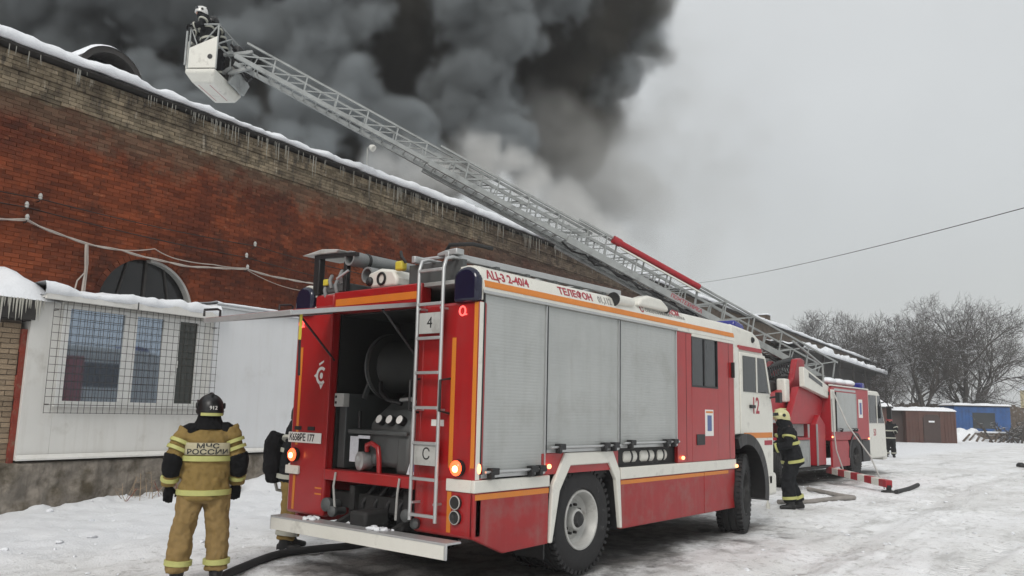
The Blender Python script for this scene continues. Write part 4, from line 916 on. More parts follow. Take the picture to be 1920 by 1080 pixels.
for y in (0.34, 0.735): b = MB(); b.tube([(0.0, y, 1.62), (-0.13, y, 1.64), (-0.13, y, 1.92), (0.0, y, 1.94)], 0.012, 8); part('grab_rail', 'black', ld, b, smooth=50)
# --- open hatch flap and its stay
ht = thing('hatch_flap', None, None, parent=FE)
A = Vector((-0.01, 0, 2.672)); B = Vector((-1.47, 0, 2.43)); d_ = (B - A).normalized(); nrm = Vector((d_.z, 0, -d_.x)); L_ = (B - A).length
m_ = Matrix((d_, Vector((0,1,0)), d_.cross(Vector((0,1,0))))).transposed()
b = MB(); b.obox(A + d_*L_/2 + Vector((0, 1.45, 0)), (L_, 1.30, 0.03), m_); part('flap_panel', 'greyd', ht, b, 0.004)
zt = Vector((0,0,1))
b = MB(); b.obox(A + d_*L_/2 + Vector((0, 1.45, 0.019)), (L_, 1.34, 0.006), m_); part('outer_skin', 'red', ht, b)
for y in (0.79, 2.11): b = MB(); b.obox(A + d_*L_/2 + Vector((0, y, -0.004)), (L_, 0.02, 0.045), m_); part('edge_trim', 'alu', ht, b, 0.004)
b = MB(); b.obox(A + d_*(L_ + 0.01) + Vector((0, 1.45, -0.004)), (0.02, 1.34, 0.045), m_); part('edge_trim', 'alu', ht, b, 0.004)
for t in (0.40, 0.95):
    p = A + d_*L_*t + Vector((0, 2.0, 0.02)); b = MB(); b.tube([p, p + Vector((0,0,0.06)), p + Vector((-0.03,0,0.07)), p + Vector((-0.16,0,0.05)), p + Vector((-0.16,0,-0.01))], 0.012, 8); part('flap_handle', 'black', ht, b, smooth=50)
b = MB(); p = A + d_*L_*0.92 + Vector((0, 0.82, -0.02)); b.bar(p, p + Vector((0.0, 0.0, -0.22)), 0.025, 0.006, (0,1,0)); part('strap', 'yellow', ht, b)
b = MB(); b.bar(p + Vector((0,0,-0.221)), p + Vector((0.03, 0.02, -0.52)), 0.022, 0.006, (0,1,0)); part('strap_end', 'black', ht, b)
for y in (0.84, 2.16): b = MB(); b.tube([A + d_*0.42 + Vector((0, min(y, 2.09), -0.03)), (0.05, y - (0.06 if y > 1 else 0), 2.15)], 0.012, 8); part('gas_strut', 'black', ht, b, smooth=50)
# --- pump bay
pb_ = thing('pump_bay', None, None, parent=FE)
b = MB(); pr = [(0.36, 0)] ; b.lathe([(0.02, 0.0), (0.35, 0.0), (0.35, 0.03), (0.25, 0.04)] + [(0.27 + 0.012*math.cos(k*PI), 0.05 + k*0.0175) for k in range(36)] + [(0.25, 0.69), (0.35, 0.70), (0.35, 0.73), (0.02, 0.73)], (0.52, 0.98, 2.10), (0,1,0), 36); part('hose_reel', 'greyd', pb_, b, smooth=30)
for y in (0.975, 1.72): b = MB(); b.lathe([(0.30, 0), (0.355, 0.0), (0.36, 0.012), (0.355, 0.024), (0.30, 0.024)], (0.52, y, 2.10), (0,1,0), 36); part('reel_flange', 'grey', pb_, b, smooth=30)
b = MB(); b.bar((0.25, 1.82, 1.75), (0.45, 1.82, 2.25), 0.03, 0.05); b.bar((0.75, 1.82, 1.75), (0.5, 1.82, 2.25), 0.03, 0.05); part('reel_bracket', 'grey', pb_, b)
b = MB(); b.tube([(0.30, 1.62, 1.92), (0.24, 1.55, 1.82), (0.22, 1.42, 1.74), (0.26, 1.25, 1.70)], 0.022, 8); part('reel_hose', 'black', pb_, b, smooth=60)
hs = [(0.12 + 0.02, 1.06), (0.14, 1.50), (0.20, 1.56), (0.42, 1.72), (0.8, 1.74), (0.8, 1.06)]
b = MB(); b.prism(hs, 'y', 0.96, 1.60); part('pump_housing', 'grey', pb_, b, 0.06)
b = MB(); b.prism([(0.13, 1.0), (0.135, 1.40), (0.3, 1.46), (0.3, 1.0)], 'y', 0.98, 1.18); part('housing_boss', 'grey', pb_, b, 0.05)
boxp('control_ledge', 'grey', pb_, 0.10, 0.5, 1.00, 1.88, 1.385, 1.43, bevel=0.01)
gd = Vector((-0.45, 0.0, 0.9)).normalized()
for y in (1.40, 1.25, 1.10):
    b = MB(); o_ = Vector((0.125, y, 1.535)); b.lathe([(0.05, -0.03), (0.052, 0.03), (0.044, 0.034)], o_, (-1, 0.0, 0.35), 18, caps=False); part('gauge_rim', 'black', pb_, b, smooth=40)
    b = MB(); b.lathe([(0.045, 0.026), (0.045, 0.031), (0.002, 0.031)], o_, (-1, 0.0, 0.35), 18); part('gauge_dial', 'ltwhite', pb_, b)
boxp('side_panel', 'grey', pb_, 0.15, 0.9, 1.98, 2.09, 1.02, 1.8, bevel=0.01)
boxp('switch_box', 'ltgrey', pb_, 0.04, 0.12, 1.90, 2.05, 1.66, 1.80); b = MB(); b.box(0.035, 0.04, 2.01, 2.035, 1.75, 1.775); b.box(0.035, 0.04, 2.01, 2.035, 1.69, 1.715); part('switch', 'black', pb_, b)
boxp('paper_label', 'paper', pb_, 0.10, 0.104, 1.70, 1.83, 1.10, 1.36, bevel=0); boxp('paper_label', 'paper', pb_, 0.094, 0.098, 1.52, 1.70, 1.34, 1.372, bevel=0)
b = MB(); b.lathe([(0.05, 0.0), (0.075, 0.0), (0.085, 0.02), (0.085, 0.10), (0.095, 0.10), (0.095, 0.14), (0.06, 0.15), (0.02, 0.13)], (0.20, 1.60, 1.115), (-1, 0.25, 0), 18); part('outlet_valve', 'alu', pb_, b, smooth=40)
b = MB(); b.ell((0.14, 1.47, 1.14), (0.05, 0.05, 0.07), 12, 8); part('outlet_cap', 'grey', pb_, b, smooth=60)
b = MB(); b.tube([(0.10, 1.56, 1.22), (0.08, 1.54, 1.28), (0.07, 1.46, 1.30), (0.07, 1.36, 1.26), (0.07, 1.34, 1.15), (0.07, 1.33, 1.0)], 0.026, 10); part('red_pipe', 'red', pb_, b, smooth=60)
b = MB(); b.prism([(0.90, 1.03), (0.80, 1.30), (0.775, 1.30), (0.775, 1.03)], 'x', 0.03, 0.034); part('instruction_sheet', 'paper', pb_, b); b = MB(); b.prism([(0.86, 1.06), (0.82, 1.18), (0.785, 1.18), (0.785, 1.06)], 'x', 0.027, 0.03); part('sheet_print', 'bluepr', pb_, b)
b = MB(); b.bar((0.12, 0.785, 1.20), (0.12, 0.785, 1.32), 0.02, 0.02); part('bay_lamp', 'lampdim', pb_, b)
boxp('lever', 'black', pb_, 0.12, 0.15, 1.72, 1.75, 1.44, 1.62); b = MB(); b.tube([(0.14, 0.93, 1.72), (0.2, 1.05, 1.75), (0.25, 1.25, 1.74)], 0.02, 8); part('brass_coupling', 'alu', pb_, b, smooth=50)
# --- gear on the roof
rg = thing('roof_rack', None, None, parent=FE)
for (y, z, r, x0, x1) in ((1.86, 3.235, 0.078, -0.02, 2.9), (1.70, 3.055, 0.085, 0.10, 2.9)):
    b = MB(); L = x1 - x0; b.lathe([(r*.80, 0.30), (r*.80, 0.0), (r*1.04, 0.0), (r*1.04, 0.16), (r, 0.165), (r, L)], (x0, y, z), (1,0,0), 24, caps=False); part('suction_hose', 'hosegrey', rg, b, smooth=35)
    b = MB(); b.lathe([(r*1.05, 0), (r*1.10, 0.005), (r*1.10, 0.035), (r*1.05, 0.04)], (x0 + 0.22, y, z), (1,0,0), 24); part('hose_strap', 'black', rg, b, smooth=35)
    b = MB(); b.lathe([(r*.79, 0), (0.003, 0.001)], (x0 + 0.25, y, z), (1,0,0), 24); part('hose_bore', 'black', rg, b)
boxp('rack_upright', 'black', rg, -0.02, 0.06, 2.36, 2.46, 2.872, 3.30, bevel=0.01); boxp('rack_upright', 'black', rg, 0.02, 0.08, 1.94, 2.0, 2.885, 3.22, bevel=0.01)
b = MB(); b.bar((0.0, 2.45, 3.30), (0.0, 1.75, 3.27), 0.05, 0.04); part('rack_crossbar', 'black', rg, b)
b = MB(); b.prism([(2.66, 3.335), (2.30, 3.375), (2.02, 3.345), (2.05, 3.31)], 'x', -0.05, 0.5); part('tilted_lid', 'ltgrey', rg, b, 0.01)
b = MB(); b.tube([(-0.02, 1.86, 3.10), (-0.04, 2.02, 3.02)], 0.014, 8); part('rack_stay', 'alu', rg, b); 
for y, z in ((2.22, 3.08), (2.12, 3.02), (2.30, 2.98), (2.05, 3.12)):
    b = MB(); b.tube([(0.05, y, z), (0.0, y - 0.03, z - 0.06), (0.02, y - 0.04, z - 0.14)], 0.022, 8); part('nozzle', 'hosegrey', rg, b, smooth=50)
boxp('tool_case', 'grey', rg, 0.02, 0.5, 1.96, 2.34, 2.885, 2.99, bevel=0.02); boxp('tool_case', 'black', rg, 0.10, 0.7, 1.42, 1.62, 2.885, 3.0, bevel=0.02)
boxp('yellow_cap', 'yellow', rg, -0.01, 0.06, 2.22, 2.30, 2.97, 3.04, bevel=0.01); boxp('yellow_cap', 'yellow', rg, 0.02, 0.10, 1.08, 1.19, 3.04, 3.14, bevel=0.02)
b = MB(); b.prism([(1.16, 2.885), (1.16, 2.97), (1.22, 3.06), (1.42, 3.09), (1.60, 3.05), (1.62, 2.96), (1.56, 2.885)], 'x', 0.03, 0.35); part('searchlight', 'white', rg, b, 0.03)
b = MB(); b.tube([(0.02, 1.38 + 0.055*math.cos(2*PI*i/18), 2.975 + 0.06*math.sin(2*PI*i/18)) for i in range(19)], 0.013, 6); part('searchlight_ring', 'black', rg, b, smooth=60)
b = MB(); b.ell((0.02, 1.56, 2.96), (0.03, 0.05, 0.05), 10, 8); part('bracket_knob', 'black', rg, b, smooth=60)
# roof ladder with its rails
for y in (0.46, 0.92): b = MB(); b.bar((0.02, y, 3.13), (3.2, y, 3.16), 0.05, 0.07); part('ladder_rail', 'alu', rg, b, 0.008)
for k in range(10): b = MB(); b.cyl((0.12 + k*0.32, 0.46, 3.14), (0.12 + k*0.32, 0.92, 3.14), 0.018, n=8); part('ladder_rung', 'alu', rg, b)
b = MB(); b.tube([(0.0, 1.0, 3.10), (-0.03, 1.04, 3.17), (0.0, 1.08, 3.22), (0.05, 1.12, 3.17)], 0.016, 8); part('lashing_hook', 'dark', rg, b, smooth=50); b = MB(); b.tube([(0.1, 0.55, 3.18), (0.05, 0.45, 3.23), (0.1, 0.2, 3.22), (0.3, 0.12, 3.2)], 0.02, 8); part('lashing_hook', 'dark', rg, b, smooth=50)
b = MB(); b.prism([(0.34, 3.13), (0.34, 3.19), (0.50, 3.18), (0.60, 3.16), (0.60, 3.13)], 'x', 0.03, 0.14); part('ladder_foot', 'alu', rg, b, 0.01)
for k in range(6): b = MB(); b.box(0.1 + k*0.5, 0.16 + k*0.5, 0.32, 1.05, 2.885, 3.09); part('rack_cradle', 'grey', rg, b)
boxp('equipment_box', 'ltgrey', rg, 0.9, 2.6, 1.1, 1.55, 2.885, 3.10, bevel=0.02)
# side floodlight on the top strip
sl = thing('side_floodlight', None, None, parent=FE)
b = MB(); b.lathe([(0.02, 0.0), (0.070, 0.0), (0.078, 0.02), (0.070, 0.06), (0.062, 0.10), (0.058, 0.40), (0.03, 0.43)], (2.36, 0.03, 2.955), (1, 0.02, 0.02), 20); part('lamp_body', 'white', sl, b, smooth=40)
b = MB(); b.lathe([(0.060, 0.0), (0.078, -0.012), (0.083, 0.005), (0.079, 0.022)], (2.355, 0.03, 2.955), (1, 0.02, 0.02), 20); part('lamp_rim', 'black', sl, b, smooth=40)
b = MB(); b.prism([(2.86, 2.94), (2.92, 3.04), (3.10, 3.09), (3.42, 3.08), (3.60, 3.0), (3.62, 2.94)], 'y', -0.02, 0.16); part('winch_cover', 'white', sl, b, 0.03)
b = MB(); b.ell((3.62, 0.02, 2.965), (0.05, 0.04, 0.04), 10, 8); part('cover_knob', 'black', sl, b, smooth=60)
# lettering on the leaning strip
tilt = Vector((0, 0.05, 0.115)).normalized()
def strip_text(x, txt, size, mt, sx=1.0, z=2.908, bold=0.003):
    k = (z - 2.85) / 0.115; p = Vector((x, 0.05 * k - 0.0015, z))
    lettering(txt, size, frame(p - Vector((0, 0.001, 0)), (1,0,0), tilt), M[mt], FE, sx=sx, bold=bold)
strip_text(0.10, 'АЦ-3 2-40/4', 0.125, 'ltred', 1.02); strip_text(1.26, 'ТЕЛЕФОН', 0.115, 'ltred', 1.15); strip_text(2.02, '01,112', 0.115, 'ltgold', 0.9)
strip_text(2.95, 'С', 0.12, 'ltred', 1.0); strip_text(3.08, 'СПЕЦТЕХНИКА-ПОЖТЕХНИКА', 0.06, 'ltgold', 1.15, bold=0.0); strip_text(3.72, 'АСМ', 0.11, 'ltred', 1.1, z=2.955)
# ---------------------------------------------------------------- ladder truck (x forward, y to its left)
LTK = thing('ladder_truck', 'red turntable ladder truck with its long lattice ladder raised over the roof', 'fire engine', (20.0, 7.2, 0))
LW_ = 2.5
boxp('chassis_frame', 'dark', LTK, 0.0, 8.2, 0.75, LW_ - 0.75, 0.50, 0.85, bevel=0)
for x in (-0.25,):
    wheel(LTK, (x, 0.22, 0.52), -1, 0.52, 0.30); wheel(LTK, (x, LW_ - 0.22, 0.52), 1, 0.52, 0.30)
wheel(LTK, (5.15, 0.17, 0.56), -1, 0.56, 0.34, rimm='dark'); wheel(LTK, (5.15, LW_ - 0.17, 0.56), 1, 0.56, 0.34, rimm='dark')
# rear deck: grey lockers, steps, red slopes
boxp('deck_floor', 'dark', LTK, -0.6, 3.05, 0.05, LW_ - 0.05, 0.34, 0.40); boxp('deck_plate', 'lgrey', LTK, -0.6, 3.1, 0.30, LW_ - 0.05, 1.52, 1.60)
boxp('locker', 'lgrey', LTK, 0.25, 1.30, 0.06, 0.50, 0.42, 1.10, bevel=0.01); boxp('locker', 'lgrey', LTK, -0.55, 0.22, 0.06, 0.50, 0.42, 1.10, bevel=0.01)
boxp('locker_trim', 'red2', LTK, -0.55, 1.32, 0.04, 0.50, 1.105, 1.16, bevel=0.005)
boxp('locker_door', 'lgrey', LTK, 1.36, 1.95, 0.30, 0.34, 0.42, 1.12, bevel=0.005); boxp('control_panel', 'lgrey', LTK, 0.1, 1.75, 0.34, 0.38, 1.18, 1.50, bevel=0.005)
boxp('step_post', 'alu', LTK, 1.32, 1.345, 0.05, 0.09, 0.42, 1.5, bevel=0); boxp('step_post', 'alu', LTK, 1.97, 1.995, 0.05, 0.09, 0.42, 1.5, bevel=0)
b = MB(); b.prism([(1.98, 0.42), (2.75, 0.42), (2.75, 1.5), (2.3, 1.75), (2.0, 1.5)], 'y', 0.10, 0.45); part('side_box', 'red2', LTK, b, 0.01)
b = MB(); b.prism([(0.35, 1.5), (2.55, 1.5), (3.15, 2.10), (1.6, 2.50), (1.1, 2.45)], 'y', 0.22, 0.40); part('slope_panel', 'red2', LTK, b, 0.02)
b = MB(); b.prism([(1.10, 2.46), (1.10, 2.98), (3.35, 2.48), (3.35, 2.16)], 'y', 0.06, 0.20); part('slope_cover', 'white', LTK, b, 0.02)
b = MB(); b.prism([(1.45, 2.72), (1.45, 2.84), (2.5, 2.6), (2.5, 2.50)], 'y', 0.052, 0.06); part('cover_window', 'glass', LTK, b)
b = MB(); b.prism([(2.95, 2.30), (2.95, 2.40), (3.15, 2.36), (3.15, 2.26)], 'y', 0.03, 0.06); part('cover_lamp', 'black', LTK, b, 0.01)
# turret bracket
b = MB(); b.prism([(-0.4, 1.50), (1.75, 1.50), (2.15, 2.05), (2.32, 3.22), (2.05, 3.27), (1.72, 3.22), (1.45, 2.70), (0.85, 2.42), (0.15, 2.28), (-0.4, 2.25)], 'y', 0.45, 0.62); part('turret_bracket', 'red2', LTK, b, 0.03)
b = MB(); b.prism([(-0.4, 1.62), (1.75, 1.62), (2.6, 2.05), (3.9, 3.10), (3.4, 3.30), (2.6, 2.9), (1.45, 2.60), (-0.4, 2.25)], 'y', 1.75, 1.92); part('turret_bracket', 'red2', LTK, b, 0.03)
b = MB(); b.cyl((2.2, 1.25, 1.5), (2.2, 1.25, 2.0), 0.85, n=28); part('turntable', 'dark', LTK, b, smooth=40)
boxp('operator_seat', 'black', LTK, 0.2, 0.7, 0.65, 1.1, 2.0, 2.6, bevel=0.06); boxp('console', 'white', LTK, 0.55, 0.85, 0.35, 0.60, 2.05, 2.65, bevel=0.04)
b = MB(); b.tube([(0.4, 0.9, 2.5), (0.9, 0.9, 2.9), (1.8, 1.0, 3.1), (3.2, 1.15, 3.3)], 0.09, 10); part('lift_cylinder', 'dark', LTK, b, smooth=60)
b = MB()
for k in range(16):
    x = 0.2 + k * 0.16; b.tube([(x, 0.7, 2.6 + 0.03*k), (x + 0.1, 0.8, 2.9 + 0.02*k), (x + 0.35, 1.0, 2.7 + 0.035*k)], 0.022, 6)
part('hydraulic_hoses', 'black', LTK, b, smooth=60)
boxp('valve_block', 'dark', LTK, 0.9, 2.4, 0.75, 1.6, 1.8, 2.75, bevel=0.05)
# red body with shutter and crew panel
b = MB(); b.prism([(2.98, 1.05), (2.98, 2.46), (3.1, 2.56), (6.62, 2.56), (6.62, 1.05)], 'y', 0.0, LW_); part('body', 'red2', LTK, b, 0.03)
b = MB(); b.prism([(2.98, 0.34), (2.98, 1.048), (4.42, 1.048), (4.55, 0.80), (4.50, 0.34)], 'y', 0.0, 0.06); part('skirt_panel', 'red2', LTK, b, 0.01)
shutter(3.36, 5.22, 1.34, 2.40, LTK, -0.035)
boxp('shutter_frame', 'alu', LTK, 3.30, 5.30, -0.004, 0.0, 2.44, 2.50, bevel=0); boxp('corner_strip', 'white', LTK, 2.97, 3.32, -0.006, -0.001, 1.30, 2.46, bevel=0); boxp('top_trim', 'white', LTK, 2.98, 6.63, -0.012, 0.05, 2.562, 2.60, bevel=0)
boxp('roof_gear', 'dark', LTK, 3.3, 6.3, 0.3, LW_ - 0.3, 2.57, 2.85, bevel=0.06)
for k in range(3): b = MB(); b.ell((3.7 + k*0.9, 0.3, 2.72), (0.40, 0.22, 0.11), 12, 8); part('roof_snow', 'snow', LTK, b, smooth=60)
cg = thing('crest_sign', None, None, parent=LTK); boxp('sign_board', 'ltwhite', cg, 5.55, 5.95, -0.006, -0.001, 1.70, 2.25, bevel=0); boxp('sign_print', 'bluepr', cg, 5.65, 5.85, -0.009, -0.0065, 1.80, 2.15, bevel=0.02)
b = MB(); c0 = (5.15, 0.56)
for i in range(10):
    t0, t1 = PI*i/10, PI*(i+1)/10; q = lambda r, t: (c0[0] + r*math.cos(t), c0[1] + r*math.sin(t)); b.prism([q(0.63, t0), q(0.71, t0), q(0.71, t1), q(0.63, t1)], 'y', -0.02, 0.4)
part('mudguard', 'black', LTK, b)
# cab
cb_ = thing('cab', None, None, parent=LTK)
b = MB(); b.prism([(6.64, 0.45), (8.55, 0.45), (8.62, 0.75), (8.58, 1.50), (8.05, 2.48), (7.85, 2.56), (6.64, 2.56)], 'y', 0.03, LW_ - 0.03); part('cab_shell', 'white', cb_, b, 0.05)
b = MB(); b.prism([(6.75, 1.55), (8.40, 1.55), (7.98, 2.42), (6.75, 2.42)], 'y', 0.018, 0.028); part('side_window', 'glass', cb_, b)
b = MB(); b.prism([(7.55, 1.55), (7.62, 1.55), (7.62, 2.42), (7.55, 2.42)], 'y', 0.008, 0.017); part('window_post', 'white', cb_, b)
boxp('wheel_arch', 'black', LTK, 5.85, 6.62, 0.0, 0.35, 0.40, 1.04, bevel=0.02); boxp('marker_lamp', 'lampdim', LTK, 6.45, 6.50, -0.02, 0.0, 1.06, 1.10, bevel=0.004)
lettering('50', 0.30, frame((7.15, 0.028, 1.25), (1,0,0), (0,0,1)), M['ltred'], cb_, bold=0.004)
b = MB(); b.tube([(8.2, 0.05, 2.2), (8.35, -0.08, 2.25), (8.4, -0.14, 2.1)], 0.02, 8); b.box(8.36, 8.44, -0.22, -0.08, 1.7, 2.1); part('mirror', 'black', cb_, b)
boxp('beacon', 'blue', cb_, 6.9, 7.2, 0.25, 1.0, 2.565, 2.80, bevel=0.04); boxp('beacon', 'blue', cb_, 6.9, 7.2, 1.5, 2.25, 2.565, 2.80, bevel=0.04)
boxp('bumper', 'white', cb_, 8.3, 8.75, 0.05, LW_ - 0.05, 0.38, 0.72, bevel=0.05)
b = MB(); b.ell((3.0, -0.01, 1.16), (0.03, 0.02, 0.025), 10, 8); part('marker_lamp', 'lampdim', LTK, b, smooth=60)
# outriggers, striped red and white
def outrigger(p0, p1):
    root = thing('outrigger', None, None, parent=LTK); p0 = Vector(p0); p1 = Vector(p1); n_ = 9
    for k in range(n_):
        b = MB(); b.bar(p0.lerp(p1, k / n_), p0.lerp(p1, (k + 0.985) / n_), 0.16, 0.17); part('stripe_segment', 'red2' if k % 2 == 0 else 'white', root, b, 0.01)
    b = MB(); b.cyl(p1 + Vector((0.02,0.02,-0.03)), p1 + Vector((0.02,0.02,-0.16)), 0.06, n=10); b.lathe([(0.17, 0), (0.17, 0.03), (0.06, 0.05)], p1 + Vector((0.02,0.02,-0.19)), (0,0,1), 16); part('foot_pad', 'dark', root, b)
outrigger((2.9, 0.10, 0.28), (0.65, -2.0, 0.17)); outrigger((2.9, LW_ - 0.1, 0.34), (1.2, LW_ + 1.9, 0.20))
# two slack lines hanging off the deck
for pts in ([(3.0, -0.03, 2.2), (2.95, -0.06, 1.4), (3.0, -0.10, 0.8), (3.02, -0.25, 0.30)], [(3.12, -0.03, 2.4), (3.05, -0.4, 1.5), (2.2, -1.2, 0.7), (1.2, -1.75, 0.02)]):
    b = MB(); b.tube(pts, 0.020, 6); part('guide_line', 'ltgrey', LTK, b, smooth=60)
# deck railing
b = MB(); b.tube([(0.6, 0.15, 3.6), (1.8, 0.15, 3.35), (2.85, 0.15, 3.12)], 0.03, 8); part('hand_rail', 'lgrey', LTK, b, smooth=60)
b = MB(); b.tube([(2.85, 0.15, 3.12), (2.9, 0.15, 2.3)], 0.03, 8); part('rail_post', 'lgrey', LTK, b); b = MB(); b.tube([(1.8, 0.15, 2.9), (2.85, 0.15, 3.10)], 0.02, 6); part('rail_brace', 'lgrey', LTK, b)

# --- the ladder: three lattice sections
LA = Vector((24.25, 8.45, 3.28)); LB = Vector((10.149, 16.864, 10.014))
ldx = (LB - LA).normalized(); LL = (LB - LA).length
ldy = Vector((0,0,1)).cross(ldx).normalized(); ldz = ldx.cross(ldy)
lad = thing('ladder', None, None, parent=LTK)
lm = Matrix.Identity(4)
for i in range(3): lm[i][0] = ldx[i]; lm[i][1] = ldy[i]; lm[i][2] = ldz[i]; lm[i][3] = LA[i] - (20.0, 7.2, 0)[i]
lad.matrix_local = lm
def ladder_section(x0, x1, hw, z0, z1, ch, cw, bay, mt='lgrey'):
    for s in (-1, 1):
        b = MB(); b.box(x0, x1, s*hw - cw/2, s*hw + cw/2, z0, z0 + ch); part('bottom_chord', mt, lad, b, 0.008)
        b = MB(); b.box(x0 + 0.25, x1 - 0.1, s*hw - 0.022, s*hw + 0.022, z1 - 0.055, z1); part('top_chord', mt, lad, b, 0.006)
        n_ = max(2, int((x1 - x0 - 0.35) / bay)); st = (x1 - x0 - 0.35) / n_
        for k in range(n_):
            xa = x0 + 0.25 + k * st
            b = MB(); b.bar((xa, s*hw, z0 + ch), (xa + st*0.10, s*hw, z1 - 0.04), 0.034); part('upright', mt, lad, b)
            b = MB(); b.bar((xa + st*0.10, s*hw, z1 - 0.04), (xa + st, s*hw, z0 + ch), 0.030); part('brace', mt, lad, b)
            b = MB(); b.bar((xa + st*0.55, s*hw, z0 + ch), (xa + st*0.55, s*hw, (z0 + z1)/2), 0.024); part('upright', mt, lad, b)
    b = MB(); b.cyl((x0 + 0.3, hw*0.35, z0 + ch*0.7), (x1 - 0.2, hw*0.35, z0 + ch*0.7), 0.02, n=6); part('cable_run', 'dark', lad, b)
    k = x0 + 0.15
    while k < x1 - 0.05:
        b = MB(); b.cyl((k, -hw, z0 + ch*0.6), (k, hw, z0 + ch*0.6), 0.017, n=6); part('rung', mt, lad, b); k += 0.31
ladder_section(-1.2, 8.4, 0.40, -0.34, 0.46, 0.19, 0.10, 0.95)
ladder_section(2.0, 12.6, 0.32, -0.26, 0.40, 0.14, 0.08, 0.90)
ladder_section(7.5, LL + 0.1, 0.24, -0.19, 0.33, 0.11, 0.07, 0.80)
b = MB(); b.cyl((4.25, 0.44, 0.38), (6.95, 0.44, 0.38), 0.085, n=12); b.cyl((6.95, 0.44, 0.38), (7.2, 0.44, 0.38), 0.11, n=12); part('red_tube', 'red2', lad, b, smooth=40)
b = MB(); b.box(4.2, 6.9, 0.45, 0.50, 0.22, 0.26); part('tube_tray', 'white', lad, b)
for k in range(11): b = MB(); b.tube([(0.2 + k*0.75, 0.2 - 0.06*(k % 3), -0.30), (0.55 + k*0.75, 0.1, -0.38 - 0.03*(k % 2)), (0.95 + k*0.75, 0.2, -0.31)], 0.025, 6); part('ladder_cable', 'dark', lad, b, smooth=60)
for k in range(7): b = MB(); b.box(0.6 + k*1.1, 0.85 + k*1.1, -0.2, 0.2, -0.28, -0.10); part('pulley_box', 'dark', lad, b, 0.02)
lettering('ПОЖТЕХНИКА', 0.15, frame((5.0, 0.4515, -0.245), (-1,0,0), (0,0,1)), M['ltred'], lad, bold=0.003)
b = MB(); b.tube([(0.2, 0.40, -0.46), (3, 0.40, -0.46), (7.6, 0.40, -0.42)], 0.03, 6); part('hydraulic_line', 'dark', lad, b)
# --- rescue cage at the tip
CA = math.radians(35)
cage = thing('rescue_cage', None, None, parent=LTK); cage.location = Vector((9.55, 16.93, 9.52)) - Vector((20.0, 7.2, 0)); cage.rotation_euler = (0, 0, CA)
CLn, CWd = 1.55, 0.68
b = MB(); b.loft([[(0.12,0.08,-0.30),(CLn-0.15,0.08,-0.30),(CLn-0.15,CWd-0.08,-0.30),(0.12,CWd-0.08,-0.30)],[(-0.03,0,-0.10),(CLn,0,-0.10),(CLn,CWd+.05,-0.10),(-0.03,CWd+.05,-0.10)],[(-0.03,0,0.0),(CLn,0,0.0),(CLn,CWd+.05,0.0),(-0.03,CWd+.05,0.0)]]); part('cage_floor', 'white', cage, b, 0.03)
b = MB(); b.box(0.25, CLn - 0.3, 0.22, 0.235, -0.303, -0.301); b.box(0.25, CLn - 0.3, 0.5, 0.515, -0.303, -0.301); part('floor_stripe', 'red2', cage, b)
b = MB(); b.prism([(0.0, 0.02), (CWd, 0.02), (CWd, 0.52), (0.0, 0.82)], 'x', -0.02, 0.02); part('front_panel', 'white', cage, b, 0.01)
b = MB(); b.lathe([(0.06, 0), (0.06, 0.01), (0.01, 0.012)], (-0.021, 0.15, 0.30), (-1,0,0), 16); part('port', 'black', cage, b)
def rail(*pts, r=0.022): b = MB(); b.tube(pts, r, 8); part('cage_rail', 'lgrey', cage, b, smooth=50)
H_ = 1.12
for x, y in ((0, 0), (0, CWd), (CLn, 0), (CLn, CWd), (CLn*.5, 0), (CLn*.5, CWd)): rail((x, y, 0), (x, y, H_))
for z in (H_, 0.62): rail((0, 0, z), (CLn, 0, z)); rail((0, CWd, z), (CLn, CWd, z)); rail((CLn, 0, z), (CLn, CWd, z))
rail((0, 0, H_), (0, CWd, H_)); rail((0, 0.0, 1.1), (0, CWd*.55, 0.62), r=0.016); rail((0, CWd, 1.05), (0, CWd*.7, 0.55), r=0.016); rail((0, 0, 0.62), (CLn*.5, 0, H_)); rail((CLn*.5, 0, 0.62), (CLn, 0, H_)); rail((0, CWd + 0.08, 0.1), (0, CWd + 0.08, 0.95), r=0.03)
b = MB(); b.box(0.1, 0.7, CWd + 0.01, CWd + 0.12, 0.05, 0.75); part('side_locker', 'white', cage, b, 0.02)
b = MB(); b.box(CLn*.55, CLn - .02, -0.015, -0.0, 0.02, 0.45); part('side_panel', 'white', cage, b)
# hinge arms to the ladder tip, hoses
tip = LB - Vector((9.55, 16.93, 9.52)); tip = Matrix.Rotation(-CA, 3, 'Z') @ tip
for dz, yy in ((0.22, 0.0), (-0.18, 0.0), (0.22, 0.5), (-0.18, 0.5)):
    b = MB(); b.bar((CLn * 0.45, 0.0 + yy*.3, 0.40 + dz*1.2), tip + Vector((0.2, yy - .2, dz)), 0.07, 0.09); part('hinge_arm', 'lgrey', cage, b, 0.01)
b = MB(); b.prism([(0.55, -0.10), (1.45, -0.10), (1.75, 0.28), (1.35, 0.45), (0.85, 0.25)], 'y', -0.12, -0.04); part('hinge_plate', 'lgrey', cage, b, 0.02)
for k in range(5): b = MB(); b.tube([(0.6 + .1*k, -0.05, 0.9 - .1*k), (0.9 + .12*k, -0.2, 0.75 - .12*k), (1.2 + .1*k, -0.25, 0.45), tip + Vector((0.3, -.1, .1))], 0.03, 6); part('cage_hose', 'black', cage, b, smooth=60)
boxp('water_monitor', 'black', cage, 0.75, 1.15, -0.22, -0.02, 0.45, 0.95, bevel=0.05)
